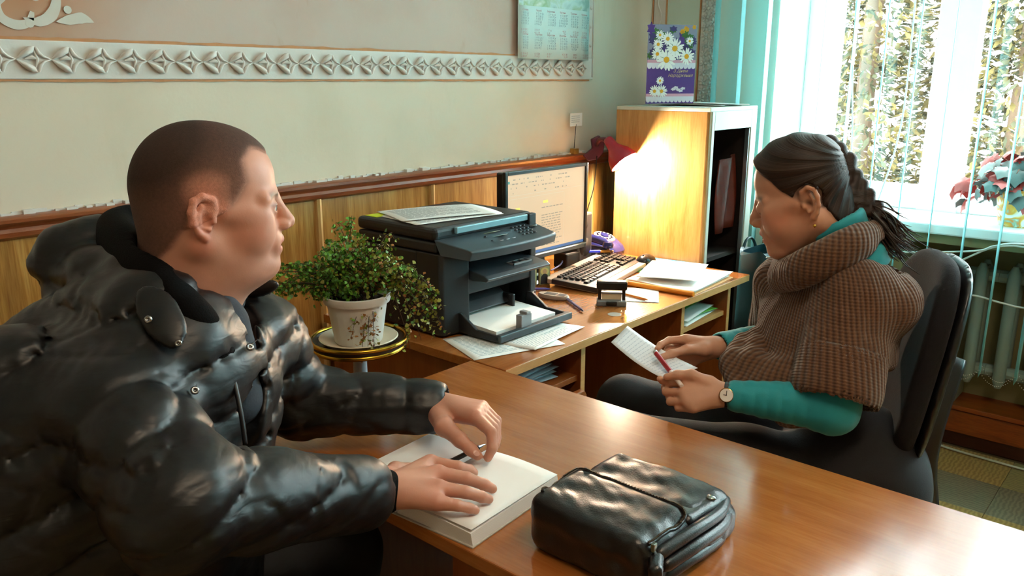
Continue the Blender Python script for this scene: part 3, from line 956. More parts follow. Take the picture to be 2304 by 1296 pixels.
# lower feeder: inner ramp, tray, paper, guide
mb = MB(); mb.prism([(1.545, .742), (1.545, .83), (1.50, .80), (1.475, .776), (1.50, .772)], 1.50, 1.68, M=frame((0, 0, 0), (0, 1, 0), (0, 0, 1), (1, 0, 0)))
mb.build('feed_ramp', M_PBLK, pr, world=True, bevel=.004)
pb('paper_guide', 1.672, 1.682, 1.46, 1.54, .745, .80, M_PBLK, .003)
ct = pb('paper_tray', 1.455, 1.757, 1.318, 1.56, .738, .744, M_PBLK, .002)
pb('tray_lip', 1.455, 1.757, 1.312, 1.33, .738, .758, M_PANEL, .003, ct)
for x in (1.455, 1.747):
    mb = MB(); mb.prism([(1.32, .742), (1.32, .755), (1.40, .757), (1.455, .792), (1.475, .792), (1.475, .742)], x, x + .01, M=frame((0, 0, 0), (0, 1, 0), (0, 0, 1), (1, 0, 0)))
    mb.build('tray_wall', M_PBLK, ct, world=True, bevel=.002)
mb = MB(); mb.grid(lambda u, v: (1.475 + .245 * u, 1.345 + .20 * v, .7535 + .010 * v), 4, 6); mb.build('paper_stack', M_PAPER, ct, world=True, solid=.010)
mb = MB()
mb.box(1.548, 1.59, 1.322, 1.342, .745, .790); mb.box(1.565, 1.582, 1.318, 1.345, .789, .797)
mb.build('edge_guide', M_GREY, ct, world=True, bevel=.002)
mb = MB(); mb.tube([(1.762, 1.462, .775), (1.776, 1.463, .775), (1.776, 1.463, .79), (1.762, 1.462, .79), (1.762, 1.462, .775)], .0012, 5); mb.build('badge', M_GREY, pr, world=True)
for x in (1.43, 1.755):
    for y in (1.50, 1.77):
        pb('foot', x - .012, x + .012, y - .012, y + .012, .73, .738, M_PDRK, .002)
sheet('paper_sheet', 'upper printed sheet lying on the printer lid', (1.575, 1.655, 1.0272), .30, .20, rz=-.35, curl=.004, rows=20, seed=4)
sheet('paper_sheet', 'lower printed sheet on the printer lid, slipping out under another', (1.56, 1.63, 1.0237), .29, .20, rz=-.17, curl=.0015, rows=18, seed=5)
o = bx('sticky_note', 1.415, 1.475, 1.735, 1.785, 1.0224, 1.0236, mat('note_yellow', 'c9d81e', .6), None); tag(o, 'yellow green sticky note on the corner of the printer lid', 'note')
sheet('paper_sheet', 'large printed sheet under the printer hanging to the desk edge', (1.49, 1.335, .7315), .26, .19, rz=-.35, curl=.0006, rows=16, seed=6, ink=M_INKL)
sheet('paper_sheet', 'crumpled white sheet under the printer paper tray', (1.60, 1.295, .7328), .25, .12, rz=.12, curl=.0035, rows=12, seed=8, ink=M_INKL, ph=.8)

# ------------------------------------------------------------------ monitor
M_BEZ = mat('bezel_black', '141416', .28)
mo = thing('computer_monitor', 'black framed flat monitor showing a document, on the desk', 'monitor', (2.08, 1.69, DT))
S0, S1, Q0, Q1 = 1.872, 2.276, .838, 1.102
MYF = 1.66
bx('back_shell', S0 - .012, S1 + .012, MYF + .004, MYF + .035, Q0 - .02, Q1 + .010, M_BEZ, mo, .006, True)
for nm, a in (('bezel_left', (S0 - .014, S0, Q0 - .02, Q1 + .012)), ('bezel_right', (S1, S1 + .014, Q0 - .02, Q1 + .012)), ('bezel_top', (S0, S1, Q1, Q1 + .012)), ('bezel_bottom', (S0, S1, Q0 - .020, Q0))):
    bx('bezel', a[0], a[1], MYF - .006, MYF + .006, a[2], a[3], M_BEZ, mo, .002, True)
bx('bezel_chrome', S0 - .01, S1 + .01, MYF - .0085, MYF - .004, Q0 - .006, Q0 - .002, mat('chrome_trim', 'c8ccd0', .15, 1.0), mo, 0, True)
M_SCR = mat('screen_glow', 'b89b80', .35, emit='d9b896', estr=.26)
scr = bx('screen', S0, S1, MYF - .0005, MYF + .001, Q0, Q1, M_SCR, mo, 0, True)
rs = random.Random(11)
mb = MB()
def sq(x0, x1, z0, z1, mi):
    mb.add([(x0, MYF - .0012, z0), (x1, MYF - .0012, z0), (x1, MYF - .0012, z1), (x0, MYF - .0012, z1)], [(0, 1, 2, 3)], mi)
W_, H_ = S1 - S0, Q1 - Q0
def sp(u0, u1, v0, v1, mi): sq(S0 + W_ * u0, S0 + W_ * u1, Q1 - H_ * v1, Q1 - H_ * v0, mi)
sp(0, 1, .965, 1, 2)                               # task bar
sp(.0, .03, .07, .10, 4)
for v in (.05, .10, .15, .21):
    u = .04
    while u < .8:
        L = rs.uniform(.006, .03)
        if rs.random() < .55: sp(u, u + L, v, v + .014, 0)
        u += L + .012
sp(.0, 1, .245, .249, 1); sp(.03, .72, .285, .289, 1); sp(.715, .718, .30, .965, 1)
for v in [.44 + .032 * i for i in range(16)]:
    if rs.random() < .85:
        u = .42; 
        while u < .66:
            L = rs.uniform(.02, .05); sp(u, u + L, v, v + .010, 0); u += L + .012
for i in range(13):
    sp(.08, .08 + rs.uniform(.06, .2), .47 + .035 * i, .481 + .035 * i, 0)
sp(.10, .15, .40, .43, 3); sp(.44, .50, .36, .39, 3)
mb.build('screen_document', [mat('screen_text', '8d7f70', .4, emit='7b7064', estr=.3), mat('screen_line', 'b7a894', .4, emit='a79a88', estr=.4), mat('screen_blue', '2f4f7f', .4, emit='31507e', estr=.4), mat('screen_yellow', 'e0cf52', .4, emit='e2d050', estr=.6), mat('screen_teal', '2f7f7a', .4, emit='2f7f7a', estr=.3)], scr, world=True)
text_mesh('brand_lettering', '/ASUS', .014, mat('logo_grey', 'c9ccce', .3), mo, world_of(mo).inverted() @ frame((1.985, MYF - .0068, Q0 - .0175), (1, 0, 0), (0, 0, 1), (0, -1, 0)), 'CENTER')
MB().prism([(-.035, 0), (-.03, .16), (.03, .16), (.035, 0)], 0, .02, M=frame((2.08, MYF + .06, .745), (1, 0, 0), (0, 0, 1), (0, -1, 0))).build('neck', M_BEZ, mo, world=True, bevel=.003)
MB().lathe([(.0, .730), (.098, .730), (.100, .735), (.09, .744), (.04, .750), (.0, .750)], 32, cx=2.02, cy=1.745).build('foot', M_BEZ, mo, world=True, smooth='auto')
sheet('paper_scrap', 'small white paper scrap on the monitor foot', (2.03, 1.70, .7515), .09, .05, rz=.1, curl=.003, seed=2)
# folding icons in front of the monitor
M_GOLDF = mat('icon_gilt', '8a6a2a', .35, .5)
ic = thing('icon_triptych', 'small folding triptych of painted icons standing before the monitor', 'icon', (2.04, 1.60, .75))
def icon(cx, cy, w, h, rz, bg, robe, par):
    Mx = Matrix.Translation((cx, cy, 0)) @ Matrix.Rotation(rz, 4, 'Z')
    p = bx('icon_panel', -w / 2, w / 2, 0, .005, 0, h, M_GOLDF, par, .0015)
    p.matrix_local = Mx
    bx('picture', -w / 2 + .003, w / 2 - .003, -.0006, .0, .004, h - .004, mat('icon_bg_' + bg, bg, .4), p)
    mb = MB(); n = 14
    mb.prism([(w * .36 * math.cos(2 * math.pi * k / n), h * .70 + w * .30 * math.sin(2 * math.pi * k / n)) for k in range(n)], 0, .0006, 0, frame((0, -.0006, 0), (1, 0, 0), (0, 0, 1), (0, -1, 0)))
    mb.prism([(w * .17 * math.cos(2 * math.pi * k / n), h * .70 + w * .20 * math.sin(2 * math.pi * k / n)) for k in range(n)], 0, .0009, 1, frame((0, -.0006, 0), (1, 0, 0), (0, 0, 1), (0, -1, 0)))
    mb.prism([(-w * .36, h * .08), (w * .36, h * .08), (w * .30, h * .45), (w * .12, h * .58), (-w * .12, h * .58), (-w * .30, h * .45)], 0, .0008, 2, frame((0, -.0006, 0), (1, 0, 0), (0, 0, 1), (0, -1, 0)))
    mb.build('figure', [mat('halo', 'd8c47a', .4), mat('icon_skin', 'c39a72', .5), mat('icon_robe_' + robe, robe, .5)], p)
icon(.01, .0, .055, .080, 0, 'a8a86a', '8f3a2a', ic)
icon(-.045, -.012, .042, .068, .45, 'b8a878', '9a3a30', ic)
icon(.063, -.012, .042, .068, -.45, '9aa07a', '2a2c30', ic)
ic.location = (1.962, 1.642, .7305)

# ------------------------------------------------------------------ keyboard (each key a part)
M_KEY = mat('key_black', '221e1c', .42)
M_KBS = mat('keyboard_silver', 'a89a8c', .38, .2)
kb = thing('keyboard', 'black keyboard with a silver frame in front of the monitor', 'keyboard', (2.256, 1.574, DT + .0072), (math.radians(4), 0, math.radians(12)))
MB().prism([(-.232, -.085), (-.228, -.098), (.228, -.098), (.232, -.085), (.232, .085), (.2, .102), (-.2, .102), (-.232, .085)], .0, .016).build('case', M_KBS, kb, bevel=.003)
MB().prism([(-.225, -.072), (.225, -.072), (.225, .066), (-.225, .066)], .0161, .0175).build('key_well', M_KEY, kb)
MB().prism([(-.233, -.098), (-.205, -.101), (-.205, .07), (-.233, .07)], .002, .0185).build('end_cap', M_KEY, kb, bevel=.003)
KW = .0186
kproto = {}
def key(x, y, w, h=.0165):
    k_ = round(w, 4)
    if k_ not in kproto:
        mb = MB(); a, b_ = w / 2, h / 2; q = .0022
        mb.add([(-a, -b_, 0), (a, -b_, 0), (a, b_, 0), (-a, b_, 0), (-a + q, -b_ + q, .007), (a - q, -b_ + q, .007), (a - q, b_ - q, .007), (-a + q, b_ - q, .007)], [(0, 1, 5, 4), (1, 2, 6, 5), (2, 3, 7, 6), (3, 0, 4, 7), (4, 5, 6, 7)])
        kproto[k_] = mb.build('key', M_KEY, kb)
        o = kproto[k_]
    else:
        o = kproto[k_].copy(); COL.objects.link(o); o.parent = kb
    o.location = (x, y, .0175)
rows = [(.055, [(1, .016)] + [(12, .0165)]), ]
x0 = -.205
for i in range(13): key(x0 + .0085 + i * .0205, .057, .0165)
for r, (n, off, extra) in enumerate(((14, 0, .018), (13, .010, .026), (12, .015, .034), (11, .024, .044))):
    y = .034 - r * KW
    for i in range(n): key(x0 + .0085 + off + i * KW, y, .0165)
    key(x0 + .0085 + off + n * KW + extra / 2 - .006, y, extra)
y = .034 - 4 * KW
for x, w in ((-.195, .024), (-.167, .022), (-.140, .022), (-.075, .098), (-.010, .022), (.015, .022), (.040, .022), (.066, .022)): key(x, y, w)
for r in range(2):
    for i in range(3): key(.105 + i * KW, .034 - r * KW, .0165)
for i in range(3): key(.105 + i * KW, .057, .0165)
key(.105 + KW, .034 - 3 * KW, .0165)
for i in range(3): key(.105 + i * KW, .034 - 4 * KW, .0165)
for r in range(5):
    for i in range(4): key(.168 + i * KW * .93, .034 - r * KW, .0165)
for i in range(4): key(.168 + i * KW * .93, .057, .010)

# ------------------------------------------------------------------ mouse, pad, phone
M_PADB = mat('pad_blue', '2f86b8', .7)
pd = thing('mouse_pad', 'blue mouse pad with a cream picture at the desk end', 'mouse pad', (2.535, 1.495, DT + .0005), (0, 0, .12))
MB().prism([(-.10, -.10), (.10, -.10), (.10, .10), (-.10, .10)], 0, .003).build('pad', M_PADB, pd, bevel=.001)
mb = MB(); n = 28
mb.prism([((.085 + .01 * math.sin(3 * t)) * math.cos(t), (.082 + .008 * math.cos(4 * t)) * math.sin(t)) for t in [2 * math.pi * i / n for i in range(n)]], .0031, .0034, 0)
for i in range(9):
    a = random.uniform(0, 6.28); r = random.uniform(.01, .06)
    mb.tube([(r * math.cos(a), r * math.sin(a), .0036), (r * math.cos(a) + .012, r * math.sin(a) + random.uniform(-.01, .01), .0036)], .0012, 5, 1)
mb.build('picture', [mat('pad_cream', 'e6d59a', .7, var=.1), mat('pad_ink', '5a4a30', .7)], pd)
ms = thing('computer_mouse', 'black and silver computer mouse on the mouse pad', 'mouse', (2.515, 1.545, DT + .0042), (0, 0, .15))
def shell(L, W, H, n=20, m=12, x0=-1, x1=1):
    vs = []; fs = []
    for i in range(n + 1):
        t = x0 + (x1 - x0) * i / n
        for j in range(m + 1):
            a = math.pi * j / m
            k_ = max(0, 1 - abs(t) ** 2.6) ** .5
            vs.append((t * L / 2, math.cos(a) * W / 2 * k_ * (1 - .08 * t), max(0, math.sin(a)) ** .8 * H * k_ * (1 - .18 * t)))
    for i in range(n):
        for j in range(m):
            a = i * (m + 1) + j; fs.append((a, a + m + 1, a + m + 2, a + 1))
    return vs, fs
v_, f_ = shell(.112, .062, .036)
MB().add(v_, f_).build('shell', M_BEZ, ms, smooth=True)
v_, f_ = shell(.1125, .05, .0365, x0=.05, x1=.98)
MB().add([(-x, y, z + .0006) for x, y, z in v_], f_).build('button_plate', M_KBS, ms, smooth=True)
MB().lathe([(.008, -.003), (.009, 0), (.008, .003)], 12, M=frame((-.028, 0, .030), (1, 0, 0), (0, 0, 1), (0, -1, 0))).build('wheel', M_PDRK, ms, smooth=True)

M_TEL = mat('phone_violet', '2a2b62', .22, coat=.4)
M_TELD = mat('phone_dark', '232238', .3)
tel = thing('desk_telephone', 'violet blue push button telephone by the cabinet', 'telephone', (2.556, 1.762, DT), (0, 0, -.08))
tel.scale = (.82, .82, .84)
def ell_ring(a, b_, z, cx=0, cy=0, n=36, tilt=0.0):
    return [(cx + a * math.cos(2 * math.pi * i / n), cy + b_ * math.sin(2 * math.pi * i / n), z + tilt * (cy + b_ * math.sin(2 * math.pi * i / n))) for i in range(n)]
def loft(rings, name, m, par, cap=True, **k):
    n = len(rings[0]); vs = [p for r in rings for p in r]; fs = []
    for i in range(len(rings) - 1):
        for j in range(n): fs.append((i * n + j, i * n + (j + 1) % n, (i + 1) * n + (j + 1) % n, (i + 1) * n + j))
    if cap: fs.append(tuple(range(n - 1, -1, -1))); fs.append(tuple(range((len(rings) - 1) * n, len(rings) * n)))
    return MB().add(vs, fs).build(name, m, par, smooth='auto', **k)
base = loft([ell_ring(.075, .085, 0), ell_ring(.09, .098, .012), ell_ring(.094, .10, .03), ell_ring(.085, .09, .055, tilt=.1), ell_ring(.062, .064, .078, tilt=.22), ell_ring(.052, .053, .083, tilt=.28)], 'base', M_TEL, tel)
dial = loft([ell_ring(.050, .051, .084, tilt=.28), ell_ring(.050, .051, .088, tilt=.28), ell_ring(.046, .047, .090, tilt=.28)], 'dial_plate', mat('dial_silver', 'c8c2b4', .35, .2), tel)
loft([ell_ring(.020, .020, .090, tilt=.28), ell_ring(.019, .019, .096, tilt=.28)], 'dial_centre', M_TEL, tel)
bproto = None
for i in range(12):
    a = 2 * math.pi * i / 12
    x, y = .034 * math.cos(a), .034 * math.sin(a)
    if bproto is None:
        bproto = MB().lathe([(.006, 0), (.0055, .004), (.003, .005)], 10).build('dial_button', M_TELD, dial, smooth='auto'); o = bproto
    else:
        o = bproto.copy(); COL.objects.link(o); o.parent = dial
    o.location = (x, y, .089 + .28 * y)
mb = MB()
mb.box(-.125, -.085, -.11, .11, .0, .062)
mb.build('cradle', M_TELD, tel, bevel=.012)
hs = MB()
hs.tube(spline([(-.105, -.115, .076), (-.105, -.095, .084), (-.105, -.03, .092), (-.105, .05, .092), (-.105, .11, .084), (-.105, .125, .076)], 6), [.017] * 3 + [.018] * 25 + [.017] * 3, 12)
hs.lathe([(.0, -.006), (.024, -.004), (.026, .008), (.02, .022), (.0, .025)], 16, M=Matrix.Translation((-.105, -.108, .068)))
hs.lathe([(.0, -.006), (.024, -.004), (.026, .008), (.02, .022), (.0, .025)], 16, M=Matrix.Translation((-.105, .115, .068)))
hs.build('handset', M_TEL, tel, smooth='auto')
mb = MB()
P = [(-.11 + .03 * math.sin(i * .05), -.13 - .05 * (i / 90) + .0, .05 - .046 * min(1, i / 40)) for i in range(90)]
mb.tube([(p[0] + .006 * math.cos(i * 1.4), p[1] + .003 * math.sin(i * 1.4), max(.003, p[2] + .006 * math.sin(i * 1.4))) for i, p in enumerate(P)], .0014, 5)
mb.build('coiled_cord', M_TELD, tel, smooth=True)
sk_ = thing('loudspeaker', 'dark grey upright loudspeaker standing behind the monitor edge', 'speaker', (2.372, 1.765, DT))
bx('enclosure', -.045, .045, -.045, .055, 0, .19, mat('speaker_grey', '4a4648', .5), sk_, .008)
MB().lathe([(.034, 0), (.032, -.004), (.012, -.010), (.0, -.006)], 20, M=frame((0, -.046, .065), (1, 0, 0), (0, 0, 1), (0, -1, 0))).build('cone', M_PDRK, sk_, smooth=True)
MB().lathe([(.014, 0), (.012, -.003), (.0, -.004)], 16, M=frame((0, -.046, .145), (1, 0, 0), (0, 0, 1), (0, -1, 0))).build('tweeter', M_PDRK, sk_, smooth=True)
bx('black_adapter', 2.26, 2.345, 1.72, 1.78, DT, DT + .055, M_PDRK, None, .006); tag(bpy.data.objects['black_adapter'], 'black power adapter box behind the monitor foot', 'adapter')
cp = thing('corded_pen', 'blue capped pen with orange barrel on a coiled holder cord above the keyboard', 'pen', (2.40, 1.70, DT))
MB().tube([(2.43, 1.70, .771), (2.475, 1.665, .769)], [.005, .0045], 8).build('barrel', mat('pen_orange', 'd98a28', .35), cp, world=True, smooth='auto')
MB().tube([(2.385, 1.735, .772), (2.435, 1.697, .771)], [.0055, .006], 8).build('cap', mat('pen_blue', '2636c8', .3), cp, world=True, smooth='auto')
MB().tube(spline([(2.19, 1.735, .735), (2.24, 1.73, .75), (2.31, 1.755, .775), (2.385, 1.735, .772)], 8), .0028, 7).build('cord', mat('cord_blue', '8a90c8', .4), cp, world=True, smooth=True)

# ------------------------------------------------------------------ papers and small items on the computer desk
fo = thing('plastic_folder', 'orange spined document folder holding a stack of white papers', 'folder', (2.368, 1.345, DT), (0, 0, .06))
mb = MB(); mb.prism([(-.15, -.145), (.16, -.145), (.16, .12), (-.15, .12)], .0, .0025); mb.build('cover', mat('folder_clear', 'e9b980', .3), fo, bevel=.0008)
mb = MB(); mb.tube([(-.158, -.15, .008), (-.158, .122, .008)], .008, 10); mb.build('spine', mat('folder_orange', 'e08a2a', .3, var=.1), fo, smooth='auto')
for i in range(4):
    mb = MB(); q = i * .006
    mb.grid(lambda u, v: (-.145 + .30 * u + q * .4, -.135 + .25 * v - q * .5, .004 + .0028 * i + .010 * (u * u) * (i + 1) * .2 * (1 - .6 * v) + .003 * math.sin(v * 5 + i)), 12, 10)
    mb.build('paper', M_PAPER, fo, smooth=True, solid=.0009)
sheet('paper_sheet', 'topmost loose white sheet on the orange spined folder', (2.40, 1.365, .7565), .27, .20, rz=.35, curl=.004, seed=12)
o = bx('green_card', -.05, .05, -.03, .03, 0, .0015, mat('card_green', '3f8f4a', .5), None); o.location = (2.42, 1.50, DT + .0225); o.rotation_euler = (0, 0, .5); tag(o, 'green card peeking out between keyboard and papers', 'card'); o.location = (2.435, 1.523, DT + .0008)
sheet('paper_sheet', 'small white sheet on the desk under the pencil', (2.125, 1.325, .7312), .17, .12, rz=.55, curl=.0008, seed=13)
o = MB().tube([(2.088, 1.358, .7365), (2.076, 1.275, .7365), (2.074, 1.262, .7365)], [.0042, .0042, .001], 6).build('pencil', mat('pencil_orange', 'd8802a', .4)); tag(o, 'orange pencil lying on the small white sheet', 'pencil')
# self inking stamp
stp = thing('rubber_stamp', 'black self inking stamp with a label window on the desk edge', 'stamp', (1.972, 1.327, DT), (0, 0, math.atan2(-.08, .056)))
M_STB = mat('stamp_black', '17181a', .25); M_STG = mat('stamp_grey', '74797c', .4)
MB().prism([(-.045, -.022), (.045, -.022), (.045, .022), (-.045, .022)], .0, .018).build('base', M_STG, stp, bevel=.004)
for s in (-1, 1):
    bx('side_arm', s * .036 - .005, s * .036 + .005, -.010, .012, .016, .055, M_STB, stp, .002)
bx('head', -.046, .046, -.014, .016, .048, .075, M_STB, stp, .005); bx('cross_bar', -.032, .032, -.006, .008, .036, .041, M_STG, stp, .001)
bx('label_window', -.030, .030, -.002, .002, .017, .037, mat('stamp_label', 'e6cfa8', .3), stp)
bx('front_grip', -.016, .016, -.026, -.020, .004, .016, M_STB, stp, .002)
o = MB().lathe([(.0, .0), (.020, 0), (.020, .0006), (.0, .0008)], 24, M=Matrix.Translation((1.893, 1.262, DT))).build('metal_disc', mat('disc_shiny', 'f4f0e6', .15, .6), smooth='auto'); tag(o, 'small round shiny disc on the desk before the stamp', 'disc')
# mobile phone and pens
mp = thing('mobile_phone', 'silver candybar mobile phone lying left of the keyboard', 'mobile phone', (1.915, 1.505, DT), (0, 0, math.atan2(-.085, .02)))
loft([[(x * .95, y * .9, 0) for x, y, z in ell_ring(.050, .024, 0)], ell_ring(.053, .025, .004), ell_ring(.053, .025, .010), [(x * .93, y * .88, .015) for x, y, z in ell_ring(.053, .025, 0)]], 'body', M_KBS, mp)
bx('screen', -.028, .012, -.013, .013, .0148, .0157, M_PDRK, mp, .0005); bx('keypad', .016, .042, -.013, .013, .0148, .0155, M_BTN, mp, .0005)
def pen(name, label, a, b_, m, cap=None, r=.0042):
    a, b_ = Vector(a), Vector(b_); d = (b_ - a)
    t = thing(name, label, 'pen', tuple(a))
    MB().tube([a, a + d * .86], [r, r], 10).build('barrel', m, t, world=True, smooth='auto')
    MB().tube([a + d * .86, a + d * .95, b_], [r * .9, r * .55, r * .15], 10).build('tip', cap or M_STB, t, world=True, smooth='auto')
    MB().tube([a - d * .03, a], [r * .5, r * .8], 8).build('button', cap or M_STB, t, world=True, smooth='auto')
    mb = MB(); up = Vector((0, 0, r * 1.3)); mb.tube([a + up, a + d * .28 + up], r * .22, 6); mb.build('clip', cap or M_STB, t, world=True, smooth=True)
    return t
pen('ballpoint_pen', 'clear lilac ballpoint pen lying between mobile phone and stamp', (1.918, 1.452, .7355), (1.846, 1.338, .7355), mat('pen_lilac', '8f87b8', .2, trans=.3), mat('pen_tip_navy', '1f2350', .3))
pen('ballpoint_pen', 'blue ballpoint pen half hidden behind the printer and keyboard end', (1.905, 1.665, .7355), (1.985, 1.57, .7355), mat('pen_violet', '6a60a8', .2, trans=.2), mat('pen_tip_blue', '2b2f90', .3))

# papers on the desk shelves
for i in range(5):
    sheet('paper_sheet', ['lowest', 'second lowest', 'middle', 'second highest', 'topmost'][i] + ' of the grey papers stacked on the shelf under the printer', (1.515 + .01 * (i % 2), 1.36 + .012 * (i % 3), .6205 + .006 * i), .22, .20, rz=.05 * (i - 2), curl=.0018, seed=20 + i, m=mat('paper_grey', 'a9b2ba', .6))
sheet('paper_sheet', 'lower white sheet sticking out of the right desk shelf', (2.365, 1.335, .6165), .24, .20, rz=.1, curl=.001, seed=30)
o = sheet('green_folder', 'green document folder on the right desk shelf', (2.375, 1.345, .6255), .25, .20, rz=-.08, rx=0, curl=.003, seed=31, m=mat('folder_green', '5fae3a', .4), cat='folder')
sheet('paper_sheet', 'white sheet between green folders on the right desk shelf', (2.36, 1.33, .6345), .24, .19, rz=.14, curl=.002, seed=32)
o = sheet('green_folder', 'upper green folder sloping inside the right desk shelf', (2.40, 1.37, .652), .22, .19, rz=-.05, ry=-.10, curl=.003, seed=33, m=mat('folder_green2', '4c9a3c', .4), cat='folder')

# ------------------------------------------------------------------ clip lamp
M_RED = mat('lamp_red', 'a3182f', .28, coat=.3)
M_MAR = mat('lamp_maroon', '5a2030', .4)
lp = thing('clip_lamp', 'red clip lamp shining on the cabinet side', 'lamp', (2.62, 1.90, 1.106))
N0, O0 = Vector((2.556, 1.755, 1.168)), Vector((2.566, 1.690, 1.092))
axis = (O0 - N0).normalized()
sx = axis.cross(Vector((0, 0, 1))).normalized(); sy = axis.cross(sx)
MS = frame(tuple(N0), tuple(sx), tuple(sy), tuple(axis))
prof = [(.0, -.012), (.012, -.012), (.018, -.006), (.020, .01), (.022, .028), (.030, .042), (.045, .062), (.054, .085), (.056, .101)]
inn = [(.054, .101), (.052, .085), (.043, .064), (.028, .044), (.0, .040)]
MB().lathe(prof + inn, 32, M=MS).build('lamp_shade', M_RED, lp, smooth='auto', world=True, angle=1.0)
MB().lathe([(.0, .048), (.010, .050), (.019, .066), (.022, .080), (.018, .094), (.0, .103)], 20, M=MS).build('bulb', mat('bulb_glow', 'fff2dc', .4, emit='ffdcae', estr=30), lp, smooth=True, world=True)
MB().prism([(-.05, -.028), (-.015, .0), (-.02, .035), (.012, .05), (.035, .02), (.03, -.02), (.008, -.045), (-.03, -.05)], -.010, .010, M=frame((2.655, 1.885, 1.128), (.75, -.66, 0), (0, 0, 1), (-.66, -.75, 0))).build('clamp', M_MAR, lp, world=True, bevel=.004)
MB().tube(spline([(2.65, 1.875, 1.14), (2.60, 1.83, 1.165), (2.565, 1.785, 1.172), tuple(N0)], 6), .008, 8).build('arm', M_MAR, lp, world=True, smooth=True)
MB().tube(spline([(2.63, 1.86, 1.10), (2.60, 1.85, .98), (2.60, 1.885, .86), (2.605, 1.893, .76), (2.605, 1.893, .735)], 8), .0022, 6).build('cord', M_PDRK, lp, world=True, smooth=True)
pl = bpy.data.lights.new('bulb_light', 'POINT'); pl.energy = 18.0; pl.color = (1.0, .84, .62); pl.shadow_soft_size = .02
plo = bpy.data.objects.new('bulb_light', pl); COL.objects.link(plo); plo.parent = lp
plo.location = world_of(lp).inverted() @ (N0 + axis * .108)

# ------------------------------------------------------------------ note holder on the chair rail
nh = thing('memo_clip', 'memo clip with a white price card standing on the chair rail', 'memo holder', (2.585, 1.938, 1.106))
bx('block', -.012, .016, -.012, .012, 0, .022, mat('brass_block', 'b8924a', .3, .7), nh, .002)
MB().tube([(0, 0, .02), (.004, 0, .07), (.010, 0, .115)], .0014, 6).build('wire', M_PDRK, nh, smooth=True)
cd = bx('card', -.03, .048, -.0005, .0005, .108, .158, M_PAPER, nh)
mb = MB(); lines(mb, .06, .03, 4, random.Random(5)); mb.v = [(x + .008, -.0008, y + .135) for x, y, z in mb.v]; mb.build('print', M_INKL, cd)
o = bx('paper_tag', 2.40, 2.50, 1.9375, 1.9385, 1.005, 1.05, mat('tag_pink', 'd8a48c', .6), None); tag(o, 'pinkish paper tag stuck under the chair rail behind the monitor', 'note'); o.location.y = .0085

# ------------------------------------------------------------------ greeting card on the cabinet
gc = thing('greeting_card', 'purple daisy greeting card standing on the cabinet', 'card', (2.73, 1.605, CZ + .0235), (0, 0, math.radians(-32)))
GW, GH = .198, .282
M_VIO = mat('card_violet', '5a3f86', .22); M_DAISY = mat('daisy_white', 'f4f2ee', .4); M_YOLK = mat('daisy_yolk', 'e3a417', .4); M_LEAFC = mat('card_leaf', '3f6a2c', .4)
M_LACE = mat('card_lace', 'd9d3de', .4); M_PINK = mat('card_pink', 'd9a0b4', .4); M_DKV = mat('card_dark_violet', '3d2a66', .4); M_CGOLD = mat('card_gold', 'd6b98a', .3, .4)
fr = bx('front_cover', -GW / 2, GW / 2, -.0008, .0008, 0, GH, M_VIO, gc)
MB().add([(-GW / 2, .001, 0), (GW / 2, .001, 0), (GW / 2, .001, GH), (-GW / 2, .001, GH), (GW / 2, .075, 0), (GW / 2, .075, GH)], [(0, 1, 2, 3)]).build('cover_lining', M_PAPER, gc)
MB().add([(-GW / 2, .0012, 0), (GW / 2 - .03, .07, 0), (GW / 2 - .03, .07, GH), (-GW / 2, .0012, GH)], [(0, 1, 2, 3)]).build('back_cover', M_PAPER, gc, solid=.001)
mb = MB(); rs = random.Random(9)
def blob(x, z, rx, rz_, mi, lay, n=14, jag=0.0, ph=0):
    mb.add([(x + rx * (1 + jag * (1 if k % 2 else -1)) * math.cos(2 * math.pi * k / n + ph), -.001 - lay * .00012, z + rz_ * (1 + jag * (1 if k % 2 else -1)) * math.sin(2 * math.pi * k / n + ph)) for k in range(n)], [tuple(range(n))[::1]], mi)
mb.add([(-GW / 2, -.0010, .145), (GW / 2, -.0010, .145), (GW / 2, -.0010, GH), (-GW / 2, -.0010, GH)], [(0, 1, 2, 3)], 7)
for i in range(46): blob(rs.uniform(-.09, .09), rs.uniform(.16, .272), rs.uniform(.008, .02), rs.uniform(.008, .02), rs.choice([3, 3, 6, 0, 6]), 1 + i * .02, 12, .25)
for i in range(5): blob(rs.uniform(.03, .09), rs.uniform(.255, .275), .008, .008, 2, 2.5, 10, .2)
for z0 in (.143, .022):
    mb.add([(-GW / 2, -.0014, z0 - .010), (GW / 2, -.0014, z0 - .010), (GW / 2, -.0014, z0 + .012), (-GW / 2, -.0014, z0 + .012)], [(0, 1, 2, 3)], 4)
    mb.add([(-GW / 2, -.00145, z0 + .004), (GW / 2, -.00145, z0 + .004), (GW / 2, -.00145, z0 + .014), (-GW / 2, -.00145, z0 + .014)], [(0, 1, 2, 3)], 5)
    for i in range(12): blob(-GW / 2 + .009 + i * .0164, z0 - .011, .008, .007, 4, 3.6, 10)
def daisy(x, z, r, lay):
    for k in range(15):
        a = 2 * math.pi * k / 15 + rs.uniform(-.08, .08)
        c_, s_ = math.cos(a), math.sin(a); q = r * rs.uniform(.9, 1.08)
        P = [(.25, -.05), (.6, -.13), (.95, -.07), (1, 0), (.95, .07), (.6, .13), (.25, .05)]
        mb.add([(x + q * (u * c_ - v * s_), -.001 - lay * .00012, z + q * (u * s_ + v * c_)) for u, v in P], [tuple(range(7))], 1)
    blob(x, z, r * .30, r * .28, 2, lay + .6)
